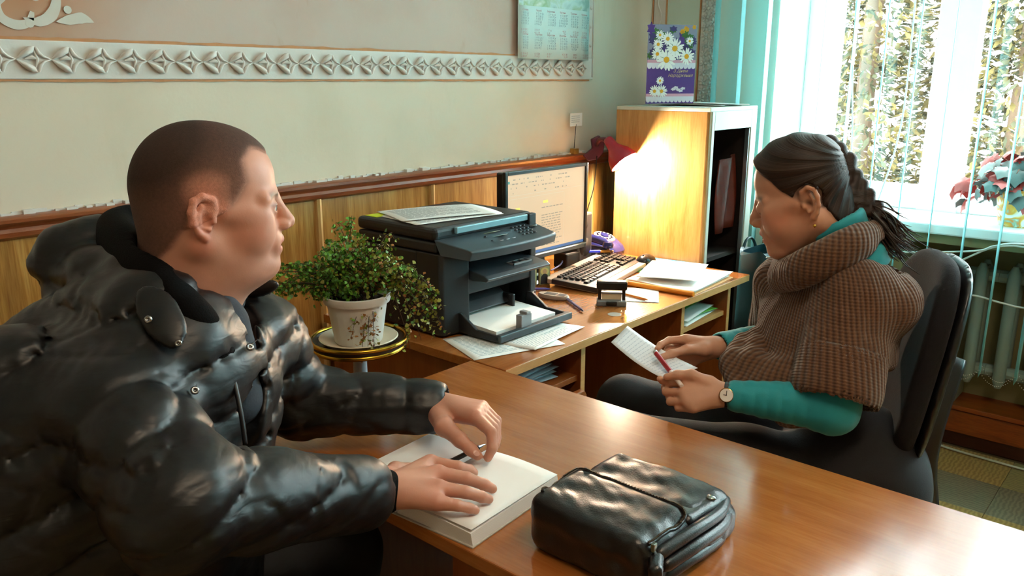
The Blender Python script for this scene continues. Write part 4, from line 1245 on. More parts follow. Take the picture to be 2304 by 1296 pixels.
for i, (x, z, r) in enumerate(((-.052, .245, .018), (-.02, .232, .026), (-.058, .212, .022), (.07, .225, .016), (-.06, .178, .024), (.01, .198, .038), (.06, .170, .032), (-.022, .158, .040), (-.045, .083, .016), (-.066, .045, .022), (-.037, .045, .024))):
    daisy(x, z, r, 6 + i * 1.3)
for i in range(5): blob(.012 + i * .010, .052 + .006 * math.sin(i * 1.7), .010, .005, 4, 5, 10, .15)
mb.build('cover_picture', [M_VIO, M_DAISY, M_YOLK, M_LEAFC, M_LACE, M_PINK, M_DKV, mat('card_bgd', '8a8aa0', .3)], fr)
text_mesh('lettering', 'З Днем\nНародження', .0165, M_CGOLD, fr, frame((.038, -.0016, .113), (1, 0, 0), (0, 0, 1), (0, -1, 0)), 'CENTER', .35)

# ------------------------------------------------------------------ wall calendar
cal = thing('wall_calendar', 'pale aqua wall calendar hanging over the moulded border', 'calendar', (2.457, YW - .016, 1.463))
M_CALP = mat('calendar_paper', 'cfe6e4', .5); M_CALB = mat('calendar_digits', '7f9aa8', .6); M_CALR = mat('calendar_red', 'c08a94', .6)
shc = MB().grid(lambda u, v: (-.21 + .42 * u, -.004 - .010 * math.sin(u * 3) * (1 - v), .0 + .60 * v), 10, 8).build('sheet', M_CALP, cal, smooth=True, solid=.0008)
def cz(p): return p
names = [['Січень', 'Лютий', 'Березень', 'Квітень', 'Травень', 'Червень'], ['Липень', 'Серпень', 'Вересень', 'Жовтень', 'Листопад', 'Грудень']]
def on_sheet(x, z):
    u = (x + .21) / .42; v = z / .60
    return -.004 - .010 * math.sin(u * 3) * (1 - v) - .0012
for r in range(2):
    for c_ in range(6):
        x = -.172 + .069 * c_; z = .163 - .082 * r
        body_ = []
        s0 = (r * 6 + c_) * 3 % 7
        for wd in range(7):
            row = []
            for wk in range(5):
                d = wk * 7 + wd + 1 - s0
                row.append('%2d' % d if 1 <= d <= 30 else '  ')
            body_.append(' '.join(row))
        Mx = frame((x, on_sheet(x, z), z), (1, 0, 0), (0, 0, 1), (0, -1, 0))
        text_mesh('month_name', names[r][c_], .010, M_CALR, shc, Mx, 'CENTER')
        Mx = frame((x - .026, on_sheet(x, z) - .0002, z - .0105), (1, 0, 0), (0, 0, 1), (0, -1, 0))
        text_mesh('dates', '\n'.join(body_[:5]), .0098, M_CALB, shc, Mx, 'LEFT', line=.92)
        Mx = frame((x - .026, on_sheet(x, z) - .0002, z - .0105 - 5 * .0112), (1, 0, 0), (0, 0, 1), (0, -1, 0))
        text_mesh('dates', body_[5] + '\n' + body_[6], .0098, M_CALR, shc, Mx, 'LEFT', line=.92)
mb = MB()
mb.grid(lambda u, v: (-.205 + .41 * u, on_sheet(-.205 + .41 * u, .18 + .41 * v), .18 + .41 * v), 10, 6)
m_, nt, b = new_mat('calendar_photo')
nn = noise(nt, coord(nt, (1, 1, 1)), 9, 4, .5, .8)
nt.links.new(ramp(nt, nn, [(.35, '8fb8b4'), (.48, 'c9e2de'), (.58, 'a8c79a'), (.68, 'e6efe6')]), b.inputs['Base Color'])
mb.build('picture', m_, shc)
# ------------------------------------------------------------------ organic shapes: distance fields meshed by surface nets
def A(*p): return np.array(p, dtype=np.float64)
def smin(a, b, k):
    h = np.clip(.5 + .5 * (b - a) / k, 0, 1)
    return b + (a - b) * h - k * h * (1 - h)
def smax(a, b, k): return -smin(-a, -b, k)
def sstep(x, a, b):
    t = np.clip((x - a) / (b - a), 0, 1); return t * t * (3 - 2 * t)

class Field:
    """ordered list of primitives; every primitive has a bounding sphere so far ones are skipped"""
    def __init__(s): s.p = []
    def add(s, f, c, R, k=.01, op='u'):
        s.p.append((f, np.asarray(c, float), float(R), k, op)); return s
    def cap(s, a, b, ra, rb=None, k=.01, op='u', rip=0.0, n=3, ph=0.0, sk=0.0):
        a, b = np.asarray(a, float), np.asarray(b, float); rb = ra if rb is None else rb
        ab = b - a; L2 = max(ab @ ab, 1e-9); pv = np.cross(ab, (.3, .5, .8)); pv = pv / (np.linalg.norm(pv) + 1e-9)
        def f(P):
            q = P - a; t = np.clip(q @ ab / L2, 0, 1)
            r = ra + (rb - ra) * t
            if rip: r = r + rip * (np.abs(np.sin(np.pi * (n * t + ph + sk * np.sin(q @ pv * 22 + 1.3 * n * t)))) ** .55 - .75)
            return np.linalg.norm(q - t[:, None] * ab, axis=1) - r
        return s.add(f, (a + b) / 2, np.sqrt(L2) / 2 + max(ra, rb) + abs(rip), k, op)
    def ell(s, c, r, R=None, k=.01, op='u'):
        c, r = np.asarray(c, float), np.asarray(r, float)
        def f(P):
            q = P - c
            if R is not None: q = q @ R
            k0 = np.linalg.norm(q / r, axis=1); k1 = np.linalg.norm(q / (r * r), axis=1)
            return np.where(k1 > 1e-9, k0 * (k0 - 1) / np.maximum(k1, 1e-9), -r.min())
        return s.add(f, c, r.max(), k, op)
    def rbox(s, c, h, rad, R=None, k=.01, op='u'):
        c, h = np.asarray(c, float), np.asarray(h, float)
        def f(P):
            q = P - c
            if R is not None: q = q @ R
            q = np.abs(q) - (h - rad)
            return np.linalg.norm(np.maximum(q, 0), axis=1) + np.minimum(q.max(axis=1), 0) - rad
        return s.add(f, c, np.linalg.norm(h), k, op)
    def chain(s, pts, rr, k=.01, **kw):
        for i in range(len(pts) - 1): s.cap(pts[i], pts[i + 1], rr[i], rr[i + 1], k, **kw)
        return s
    def ev(s, P, bc=None, br=None):
        d = np.full(len(P), .08)
        for f, c, R, k, op in s.p:
            if bc is not None and np.linalg.norm(bc - c) - R > br + .045: continue
            di = f(P)
            d = smin(d, di, k) if op == 'u' else smax(d, -di, k)
        return d

def mesh_field(ev, lo, hi, h, B=16):
    lo, hi = np.asarray(lo, float), np.asarray(hi, float)
    nb = np.ceil((hi - lo) / (h * B)).astype(int)
    N = nb * B + 1
    val = np.full(tuple(N), .08, np.float32)
    ax = np.arange(B + 1)
    off = np.stack(np.meshgrid(ax, ax, ax, indexing='ij'), -1).reshape(-1, 3) * h
    half = h * B / 2; br = half * 1.7320508
    for i in range(nb[0]):
        for j in range(nb[1]):
            for k in range(nb[2]):
                o = lo + np.array((i, j, k)) * (h * B); bc = o + half
                d0 = ev(bc[None], bc, br)[0]
                sl = (slice(i * B, i * B + B + 1), slice(j * B, j * B + B + 1), slice(k * B, k * B + B + 1))
                if abs(d0) > br * 1.25: 
                    val[sl] = np.float32(d0); continue
                val[sl] = ev(o + off, bc, br).reshape(B + 1, B + 1, B + 1)
    S = val < 0
    c0 = S[:-1, :-1, :-1]
    allc = c0.copy(); anyc = c0.copy()
    for dx in (0, 1):
        for dy in (0, 1):
            for dz in (0, 1):
                q = S[dx:S.shape[0] - 1 + dx, dy:S.shape[1] - 1 + dy, dz:S.shape[2] - 1 + dz]
                allc &= q; anyc |= q
    act = anyc & ~allc
    I = np.argwhere(act)
    idx = np.full(act.shape, -1, np.int32); idx[act] = np.arange(len(I))
    cor = np.array([(a, b, c) for a in (0, 1) for b in (0, 1) for c in (0, 1)])
    V = np.stack([val[I[:, 0] + a, I[:, 1] + b, I[:, 2] + c] for a, b, c in cor], 1).astype(float)
    acc = np.zeros((len(I), 3)); cnt = np.zeros(len(I))
    for e0 in range(8):
        for e1 in range(e0 + 1, 8):
            if np.abs(cor[e0] - cor[e1]).sum() != 1: continue
            a, b = V[:, e0], V[:, e1]; m = (a < 0) != (b < 0)
            t = np.where(m, a / np.where(m, a - b, 1), 0)
            acc += np.where(m[:, None], cor[e0] + t[:, None] * (cor[e1] - cor[e0]), 0); cnt += m
    verts = lo + (I + acc / np.maximum(cnt, 1)[:, None]) * h
    quads = []
    for axn in range(3):
        o1, o2 = [(1, 2), (2, 0), (0, 1)][axn]
        sl0 = [slice(0, -1)] * 3; sl1 = [slice(0, -1)] * 3
        sl1[axn] = slice(1, None)
        sl0[o1] = slice(1, -1); sl0[o2] = slice(1, -1); sl1[o1] = slice(1, -1); sl1[o2] = slice(1, -1)
        a, b = S[tuple(sl0)], S[tuple(sl1)]
        E = np.argwhere(a != b)
        if not len(E): continue
        base = E.copy(); base[:, o1] += 1; base[:, o2] += 1
        d1 = np.zeros(3, int); d1[o1] = 1; d2 = np.zeros(3, int); d2[o2] = 1
        g = lambda q: idx[q[:, 0], q[:, 1], q[:, 2]]
        q = np.stack([g(base - d1 - d2), g(base - d2), g(base), g(base - d1)], 1)
        inside = a[tuple(E.T)]
        q[~inside] = q[~inside][:, ::-1]
        quads.append(q)
    F = np.concatenate(quads); F = F[(F >= 0).all(1)]
    return verts, F

def np_mesh(name, verts, F, m, parent, attrs=None, cols=None, origin=None, smooth_it=0):
    if smooth_it:
        nv = len(verts); e = np.concatenate([F[:, [0, 1]], F[:, [1, 2]], F[:, [2, 3]], F[:, [3, 0]]])
        for _ in range(smooth_it):
            acc = np.zeros_like(verts); cnt = np.zeros(nv)
            np.add.at(acc, e[:, 0], verts[e[:, 1]]); np.add.at(cnt, e[:, 0], 1)
            np.add.at(acc, e[:, 1], verts[e[:, 0]]); np.add.at(cnt, e[:, 1], 1)
            verts = .5 * verts + .5 * acc / np.maximum(cnt, 1)[:, None]
    wv = verts
    if parent is not None:
        I = np.array(world_of(parent).inverted())
        verts = verts @ I[:3, :3].T + I[:3, 3]
    me = bpy.data.meshes.new(name)
    me.vertices.add(len(verts)); me.vertices.foreach_set('co', verts.astype(np.float32).ravel())
    me.loops.add(F.size); me.loops.foreach_set('vertex_index', F.astype(np.int32).ravel())
    me.polygons.add(len(F)); me.polygons.foreach_set('loop_start', np.arange(0, F.size, 4, dtype=np.int32))
    me.polygons.foreach_set('loop_total', np.full(len(F), 4, np.int32))
    me.polygons.foreach_set('use_smooth', np.ones(len(F), bool))
    me.update(calc_edges=True); me.validate()
    for mm in (m if isinstance(m, (list, tuple)) else [m]): me.materials.append(mm)
    if cols is not None:
        a = me.color_attributes.new('col', 'FLOAT_COLOR', 'POINT')
        a.data.foreach_set('color', np.concatenate([cols(wv), np.ones((len(wv), 1))], 1).astype(np.float32).ravel())
    for nm, fn in (attrs or {}).items():
        a = me.attributes.new(nm, 'FLOAT', 'POINT'); a.data.foreach_set('value', fn(wv).astype(np.float32))
    return link_mesh(name, me, parent)

# a point seen at pixel (x, y) of the 2304 x 1296 frame, t metres deep: used to lay out joints in space
_Rc = np.array([[_r.x, _r.y, _r.z], [-_u.x, -_u.y, -_u.z], [_f.x, _f.y, _f.z]])
def at(x, y, t): return A(0, 0, 1.39) + _Rc.T @ A((x - 1152) / 1820., (y - 648) / 1820., 1.) * t
def atz(x, y, z):
    d = _Rc.T @ A((x - 1152) / 1820., (y - 648) / 1820., 1.); return A(0, 0, 1.39) + d * (z - 1.39) / d[2]
LC = lambda c: np.array(lin(c)[:3])
def wob(P, s, seed=0):
    r = np.random.RandomState(seed); out = np.zeros(len(P))
    for i in range(6):
        k = r.normal(size=3) * s; out += np.sin(P @ k + r.uniform(0, 6.28))
    return out / 6

# ------------------------------------------------------------------ heads
def head_field(sex):
    """local frame: x forward, y to the person's left, z up, origin between the ears"""
    F = Field(); m = sex == 'm'
    if m: F.ell((-.009, 0, .034), (.094, .0755, .091), k=.02)
    else: F.ell((.004, 0, .034), (.078, .071, .084), k=.02)
    F.ell((.032, 0, .048), (.064, .060, .060), k=.03)
    F.ell((.040, 0, -.028), (.058, .056 if m else .052, .072), k=.03)
    for s in (-1, 1):
        F.cap((-.012, s * (.058 if m else .050), -.040), (.062, s * (.020 if m else .014), -.086), .023, .018, .025)
        F.ell((.055, s * .036, -.028), (.036, .030, .038), k=.02)
        F.cap((.020, s * .062, .004), (.070, s * .044, -.004), .012, .012, .02)
        F.cap((.090, s * .012, .024), (.076, s * .048, .020), .010 if m else .007, .009 if m else .006, .012)
    F.ell((.083, 0, -.087), (.020, .024, .019), k=.02)
    if m: F.ell((.020, 0, -.094), (.060, .052, .034), k=.03)
    F.ell((.093, 0, -.050), (.014, .026, .024), k=.014)
    for s in (-1, 1):
        F.ell((.112, s * .033, .004), (.022, .017, .013), k=.012, op='s')
        F.cap((.084, s * .032, .004), (.084, s * .032, .004), .0150, .0150, .004)
        if m: F.ell((.100, s * .034, .003), (.010, .0135, .0042), k=.002, op='s')
        else: F.ell((.101, s * .034, -.0045), (.007, .013, .0014), k=.002, op='s')
    # nose
    F.cap((.098, 0, .016), (.110, 0, -.012), .0075, .0100 if m else .0085, .010)
    F.cap((.110, 0, -.012), (.1155, 0, -.021), .0100, .0120 if m else .0095, .006)
    for s in (-1, 1):
        F.ell((.106, s * .0125, -.026), (.0125, .0072, .0085), k=.005)
        F.ell((.1115, s * .0065, -.0335), (.0055, .0035, .0035), k=.002, op='s')
    # lips
    F.cap((.1030, .006, -.0470), (.093, .023, -.0545), .0056, .0032, .004)
    F.cap((.1030, -.006, -.0470), (.093, -.023, -.0545), .0056, .0032, .004)
    F.cap((.1025, .006, -.0485), (.1025, -.006, -.0485), .0064, .0064, .003)
    F.cap((.0985, .008, -.0640), (.092, .021, -.0570), .0066, .0034, .004)
    F.cap((.0985, -.008, -.0640), (.092, -.021, -.0570), .0066, .0034, .004)
    F.cap((.0980, .008, -.0640), (.0980, -.008, -.0640), .0070, .0070, .003)
    F.ell((.108, 0, -.0560), (.013, .019, .0024 if m else .0034), k=.002, op='s')
    # ears
    c, s_ = math.cos(.22), math.sin(.22)
    for s in (-1, 1):
        R = np.array([[c, 0, s_], [0, 1, 0], [-s_, 0, c]])
        E = A(-.006, s * (.0765 if m else .071), -.001)
        ea = A(-.30, s * .95, 0); ea /= np.linalg.norm(ea)
        ring = []
        for i in range(13):
            a = math.radians(-150 + i * 25)
            x = -.017 * math.cos(a - 1.57 + 1.57) ; 
            ring.append(i)
        P = [(.014, .0, .012), (.010, .004, .026), (-.004, .010, .033), (-.017, .014, .026), (-.021, .016, .010), (-.019, .014, -.008), (-.012, .009, -.022), (-.003, .004, -.031)]
        P = [E + A(x, s * y, z) * .92 for x, y, z in P]
        F.chain(P, [.0028, .0034, .0038, .0040, .0040, .0040, .0048, .0065], .003)
        F.ell(E + A(-.003, s * .002, .002), (.016, .0045, .026), R, k=.004)
        Q = [E + A(x, s * y, z) for x, y, z in ((-.006, .008, .016), (-.011, .010, .004), (-.008, .008, -.010), (.004, .005, -.017))]
        F.chain(Q, [.0026, .003, .003, .0026], .003)
        F.ell(E + A(.000, s * .010, -.003), (.0075, .008, .011), k=.004, op='s')
        F.cap(E + A(.010, s * .004, -.006), E + A(.010, s * .003, -.002), .004, .004, .003)
    return F

def head_frame(yaw, pitch, roll=0.0):
    """columns: forward, left, up in world axes; yaw from +X, pitch > 0 looks down"""
    return np.array((Matrix.Rotation(yaw, 3, 'Z') @ Matrix.Rotation(pitch, 3, 'Y') @ Matrix.Rotation(roll, 3, 'X')))

def local_ev(F, O, R, s):
    def f(P, bc=None, br=None):
        q = (P - O) @ R / s
        b = None if bc is None else (bc - O) @ R / s
        return F.ev(q, b, None if br is None else br / s) * s
    return f

class Body:
    """several fields blended into one"""
    def __init__(s): s.parts = []
    def add(s, ev, c, R, k=.012): s.parts.append((ev, np.asarray(c, float), R, k)); return s
    def ev(s, P, bc=None, br=None):
        d = np.full(len(P), .08)
        for ev, c, R, k in s.parts:
            if bc is not None and np.linalg.norm(bc - c) - R > br + .045: continue
            d = smin(d, ev(P, bc, br), k)
        return d

def hand(F, wrist, mcps, fingers, thumb, rw=.024, rp=.013, rf=.0085):
    """wrist point, four knuckles, four finger joint lists (from the knuckle on), thumb joint list (from its base)"""
    for i, mc in enumerate(mcps):
        F.cap(wrist + (mc - wrist) * .12, mc, rw * .78, rp * (1.0 if i < 3 else .9), .016)
    for i, fg in enumerate(fingers):
        r = rf * (1, 1.03, .98, .86)[i]
        pts = [mcps[i]] + list(fg)
        F.chain(pts, [rp * .85] + [r * 1.05, r * .95, r * .82][:len(fg) - 1] + [r * .80], .0035)
    r = rf * 1.15
    F.chain([wrist + (thumb[0] - wrist) * .3] + list(thumb), [rw * .8, r * 1.6, r * 1.15, r * .95][:len(thumb)] + [r * .8], .008)

def nails(parent, tips, m, r=.0055):
    for (p, d, n) in tips:
        d = Vector(d).normalized(); n = Vector(n).normalized(); n = (n - d * n.dot(d)).normalized(); sd_ = d.cross(n)
        mb = MB(); k = 12
        mb.add([(r * .85 * math.cos(2 * math.pi * i / k), r * 1.15 * math.sin(2 * math.pi * i / k), -.25 * r * math.cos(2 * math.pi * i / k) ** 2) for i in range(k)], [tuple(range(k))], 0, frame(tuple(Vector(p) + n * .0002), tuple(sd_), tuple(d), tuple(n)))
        mb.build('fingernail', m, parent, world=True, solid=.0006)
# ------------------------------------------------------------------ the man
M_SKIN = attr_mat('skin', rough=.48, sub=.12, var=.07, vscale=60, bmp=.12, bscale=350, spec=.4)
M_NAIL = mat('nail', 'd8a797', .3)
M_EYEW = mat('eye_white', 'd9d2c8', .15)
M_IRIS = mat('iris_dark', '2a2018', .1)
man = thing('person', 'man with cropped hair in a shiny black padded jacket, hands on the notebook', 'person', (.50, 1.13, 0))
MH_O, MH_R, MH_S = at(465, 470, 1.20), head_frame(math.radians(-25), math.radians(2)), 1.0
HM = head_field('m')
HM.cap((-.030, 0, -.030), (-.050, 0, -.20), .062, .066, .03)
HM.cap((.005, 0, -.085), (-.020, 0, -.17), .050, .052, .035)
mR = dict(w=A(.706, .872, .788))
mR['m'] = [atz(968, 1037, .797), atz(985, 1060, .800), atz(985, 1093, .797), atz(983, 1124, .789)]
mR['f'] = [[atz(1030, 1043, .797), atz(1056, 1050, .782), atz(1066, 1056, .774)],
           [atz(1050, 1068, .795), atz(1090, 1083, .782), atz(1108, 1092, .774)],
           [atz(1046, 1099, .793), atz(1084, 1110, .780), atz(1100, 1115, .773)],
           [atz(1028, 1129, .787), atz(1056, 1135, .778), atz(1070, 1140, .772)]]
for k_ in ('m',): mR[k_] = [p - A(0, 0, .004) for p in mR[k_]]
mR['f'] = [[p - A(0, 0, .006) for p in f] for f in mR['f']]
mR['t'] = [A(.738, .905, .786), A(.775, .930, .778), A(.805, .925, .772)]
mL = dict(w=A(.958, 1.030, .803))
dv = A(.019, .013, -.003)
i0 = [atz(1070, 940, .823), atz(1105, 972, .815), atz(1108, 1008, .793), atz(1098, 1030, .776)]
mL['m'] = [i0[0] + dv * i for i in range(4)]
mL['f'] = [[i0[j] + dv * i * (1.0 if j < 2 else .8) + A(0, 0, .0) for j in (1, 2, 3)] for i in range(4)]
mL['t'] = [atz(1000, 960, .805), atz(1035, 990, .795), atz(1060, 1012, .783), atz(1074, 1025, .777)]
mRs, mLs = A(.40, 1.04, 1.02), A(.69, 1.21, 1.005)
mRe, mLe = at(400, 1135, .95), A(.785, 1.215, .815)
mN = MH_O + MH_R @ A(-.05, 0, -.19)
arms = Field()
arms.chain([mN, (mRs + mN) / 2 + A(0, 0, -.02), mRs + A(0, 0, -.03), mRe, mR['w']], [.055, .045, .035, .032, .026], .02)
arms.chain([mN, (mLs + mN) / 2 + A(0, 0, -.02), mLs + A(0, 0, -.03), mLe, mL['w']], [.055, .045, .035, .032, .026], .02)
hf = Field()
hand(hf, mR['w'], mR['m'], mR['f'], mR['t'], .027, .0145, .0092)
hand(hf, mL['w'], mL['m'], mL['f'], mL['t'], .026, .0140, .0090)
mb_ = Body()
hev = local_ev(HM, MH_O, MH_R, MH_S)
mb_.add(hev, MH_O + A(0, 0, -.03), .24)
mb_.add(arms.ev, A(.6, 1.05, .93), .5, .02)
mb_.add(hf.ev, A(.84, .93, .79), .22, .010)
v_, f_ = mesh_field(mb_.ev, (.28, .72, .74), (1.02, 1.32, 1.36), .0023)

def man_hairmask(q):
    x, y, z = q[:, 0], np.abs(q[:, 1]), q[:, 2]
    xl = np.interp(z, [-.10, -.07, -.045, -.02, .004, .02, .046, .078, .095, .12], [-.095, -.075, -.05, -.034, .022, .040, .056, .052, .066, .09])
    xl = xl + .034 * (1 - sstep(y, .012, .045)) * sstep(z, .06, .085)
    return sstep(xl - x, -.006, .012)
def man_cols(P):
    q = (P - MH_O) @ MH_R / MH_S
    n = len(P); c = np.tile(LC('c98f78'), (n, 1))
    head = np.linalg.norm(q - A(0, 0, .0), axis=1) < .22
    x, y, z = q.T; ay = np.abs(y)
    def blend(c, w, col): return c * (1 - w[:, None]) + LC(col) * w[:, None]
    cheek = np.exp(-(((x - .055) / .03) ** 2 + ((z + .03) / .025) ** 2)) * head
    c = blend(c, .35 * cheek, 'cf7d68')
    lips = sstep(x, .088, .096) * np.exp(-((z + .055) / .0105) ** 4) * sstep(.025 - ay, 0, .006) * head
    c = blend(c, .75 * lips, 'b8675c')
    stub = sstep(-z, .05, .075) * sstep(x, -.02, .03) * head * (1 - lips)
    c = blend(c, .18 * stub, '8a6450')
    brow = np.exp(-((z - .024 + .25 * (ay - .03) ** 2 * 20) / .0055) ** 2) * sstep(ay, .008, .014) * (1 - sstep(ay, .046, .054)) * sstep(x, .06, .075) * head
    c = blend(c, .95 * brow, '352318')
    lid = np.exp(-((z - .0085) / .0024) ** 2) * np.exp(-((ay - .034) / .013) ** 4) * sstep(x, .080, .088) * head
    c = blend(c, .8 * lid, '4a2c20')
    sock = np.exp(-(((z - .004) / .012) ** 2 + ((ay - .03) / .016) ** 2)) * sstep(x, .075, .085) * head
    c = blend(c, .35 * sock, '96604c')
    ear = sstep(ay, .072, .08) * head * (x < .03)
    c = blend(c, .5 * ear, 'd0816c')
    hm = man_hairmask(q) * head
    top = sstep(z, .0, .11) * .26 + sstep(-x, -.02, .08) * .2
    c = blend(c, hm * np.clip(.60 + top * 1.2, 0, .97) * (1 - ear), '291b14')
    for K in (mR['m'] + mL['m']):
        c = blend(c, .35 * np.exp(-((np.linalg.norm(P - K, axis=1) / .016) ** 2)), 'c9705c')
    return c
body = np_mesh('body', v_, f_, M_SKIN, man, cols=man_cols)
# cropped hair: a thin shell that thickens on top
def man_hair(P, bc=None, br=None):
    q = (P - MH_O) @ MH_R / MH_S
    m = man_hairmask(q); x, y, z = q.T
    th = (.0030 + .0022 * sstep(z, .05, .12)) * m - .0014
    h0 = hev(P, bc, br)
    return np.maximum(h0 - th, np.maximum(-.075 - q[:, 2], -(h0 + .004)))
hlo = MH_O - .16; hhi = MH_O + .16
v_, f_ = mesh_field(man_hair, hlo, hhi, .0026)
M_HAIRM = attr_mat('cropped_hair', rough=.8, var=.35, vscale=260, bmp=.6, bscale=700)
# drop the part of the shell that lies under the skin
keep = (hev(v_) > .0004)
fk = keep[f_].any(1); f_ = f_[fk]
used_, inv_ = np.unique(f_.ravel(), return_inverse=True)
np_mesh('hair', v_[used_], inv_.reshape(-1, 4), M_HAIRM, man, cols=man_cols)
def eyes(par, O, R, s, yaws=0.0):
    for sg in (-1, 1):
        c_ = O + R @ (A(.084, sg * .032, .004) * s)
        Mx = Matrix.Translation(c_) @ Matrix(R.tolist()).to_4x4() @ Matrix.Rotation(yaws, 4, 'Z')
        mb = MB(); mb.lathe([(.0, -.0128)] + [(.0128 * math.sin(t * math.pi / 14), -.0128 * math.cos(t * math.pi / 14)) for t in range(1, 14)] + [(.0, .0128)], 20, M=Mx @ Matrix.Rotation(math.pi / 2, 4, 'Y'))
        e = mb.build('eye', M_EYEW, par, smooth=True, world=True)
        mb = MB(); mb.lathe([(.0, .0131), (.003, .0129), (.0058, .0118), (.0060, .0113)], 16, M=Mx @ Matrix.Rotation(math.pi / 2, 4, 'Y'))
        mb.build('iris', M_IRIS, e, smooth=True, world=True)
eyes(man, MH_O, MH_R, MH_S)
nails(man, [(np.array(f[2]) * .75 + np.array(f[1]) * .25 + A(0, 0, .0078), f[2] - f[1], (0, 0, 1)) for f in mR['f']] + [(mL['t'][3] * .8 + mL['t'][2] * .2 + A(-.005, -.006, .006), mL['t'][3] - mL['t'][2], (-.45, -.6, .7))], M_NAIL)

# ---- padded jacket
M_NYLON, nt, b = new_mat('black_nylon')
b.inputs['Base Color'].default_value = lin('060608'); b.inputs['Roughness'].default_value = .43
b.inputs['Specular IOR Level'].default_value = .5
v1 = coord(nt, (1, 1, 1))
n1 = noise(nt, coord(nt, (.6, .6, 1.6)), 14, 3, .5, 1.0); n2 = noise(nt, coord(nt, (.7, .7, 2.0)), 34, 2, .5, 1.2)
ad = nt.nodes.new('ShaderNodeMath'); ad.operation = 'ADD'; nt.links.new(n1, ad.inputs[0]); nt.links.new(n2, ad.inputs[1])
bump(nt, b, ad.outputs[0], .16, .005)
M_KNIT = mat('black_knit', '050505', .9, spec=.12, bmp=.5, bscale=400)
tf = A(.55, -.835, 0); tf /= np.linalg.norm(tf); tl_ = A(-tf[1], tf[0], 0)
lean = A(.16, -.04, .45); tu = lean / np.linalg.norm(lean)
tf2 = np.cross(tl_, tu); TR = np.stack([tf2, tl_, tu], 1)
jk = Field()
mid = (mRs + mLs) / 2
def tor(c, r, k): jk.ell(c, r, TR, k)
tor(mid + A(-.015, .025, -.09), (.150, .205, .185), .03)
tor(mid + A(-.045, .020, -.25), (.155, .200, .18), .04)
tor(mid + A(-.085, .035, -.40), (.165, .205, .16), .04)
jk.cap(mRs + A(-.02, .03, -.045), mRs + A(.0, -.01, -.06), .076, .084, .03)
jk.ell(at(60, 1020, 1.13), (.145, .135, .185), TR, .05)
jk.ell(at(40, 1200, 1.12), (.16, .15, .20), TR, .05)
jk.cap(mLs + A(-.02, .0, -.02), mLs + A(.03, -.0, -.06), .080, .078, .03)
jk.cap(mRs + A(.0, -.01, -.05), mRe, .086, .076, .022, rip=.008, n=2.6, ph=.15, sk=.22)
jk.cap(mRe, mR['w'] + (mR['w'] - mRe) * -.16, .076, .052, .018, rip=.006, n=2.3, ph=.3, sk=.3)
jk.cap(mLs + A(.03, 0, -.06), mLe, .076, .068, .022, rip=.007, n=2.7, ph=.2, sk=.25)
jk.cap(mLe, mL['w'] - (mL['w'] - mLe) * .03, .066, .049, .016, rip=.006, n=3.7, ph=.3, sk=.35)
# hood lying on the back, and the yoke towards the neck
hood = [at(108, 600, 1.28), at(150, 570, 1.30), at(220, 548, 1.32), at(290, 545, 1.33)]
jk.chain(hood, [.028, .042, .044, .036], .03)
jk.chain([at(60, 790, 1.20), at(130, 745, 1.21), at(220, 705, 1.19), at(320, 690, 1.13)], [.050, .050, .050, .046], .035)
jk.chain([at(150, 650, 1.27), at(215, 625, 1.25), at(290, 610, 1.22)], [.036, .042, .040], .03)
jk.chain([at(330, 610, 1.20), at(380, 690, 1.14), at(430, 760, 1.12)], [.045, .045, .045], .03)
jk.chain([at(545, 700, 1.34), at(575, 760, 1.33)], [.05, .06], .03)
# room for neck and the open front
jk.cap(MH_O + MH_R @ A(-.03, 0, -.06), mN + A(.005, -.01, .02), .074, .070, .012, 's')
front = [at(508, 720, 1.24), at(535, 800, 1.20), at(550, 900, 1.18), at(560, 1000, 1.18)]
jk.chain(front, [.050, .030, .022, .020], .014, op='s')
# the sleeves end open around the wrists
for w_, e_ in ((mR['w'], mRe), (mL['w'], mLe)):
    d = (w_ - e_) / np.linalg.norm(w_ - e_)
    jk.cap(w_ - d * .035, w_ + d * .05, .034, .036, .006, 's')
def zigzag(P):
    q = (P - mid) @ TR
    s = (P[:, 2] - .25 * (P[:, 0] - .4) * (P[:, 0] < .62)) / .082 + .14 * np.sin(q[:, 1] * 13 + q[:, 0] * 7)
    m_ = np.maximum(sstep(P[:, 2], .80, .87), sstep(-P[:, 0], -.46, -.38))
    sn_ = np.abs(np.sin(np.pi * s))
    pk = .0013 * np.sin(P @ A(210, -160, 90) + 2.5 * np.sin(P @ A(30, 45, 20))) * (1 - sn_) ** 1.5
    return (.012 * (sn_ ** .45 - .85) + pk) * m_
def jk_ev(P, bc=None, br=None):
    d = jk.ev(P, bc, br)
    if len(P) > 1:
        q = P @ np.array([[1, .3, 0], [0, 1, .2], [.2, 0, 1]])
        w1 = wob(P, 38, 5); w2 = wob(P * A(1, 1, 1.8), 85, 9)
        d = d - zigzag(P) - .0042 * w1 - .0020 * np.abs(w2) + .0028 * np.exp(-(wob(P * A(1.3, .8, 1.6), 26, 21) / .05) ** 2)
    return d
v_, f_ = mesh_field(jk_ev, (.05, .66, .46), (1.05, 1.46, 1.24), .0048)
jacket = np_mesh('jacket', v_, f_, M_NYLON, man, smooth_it=1)
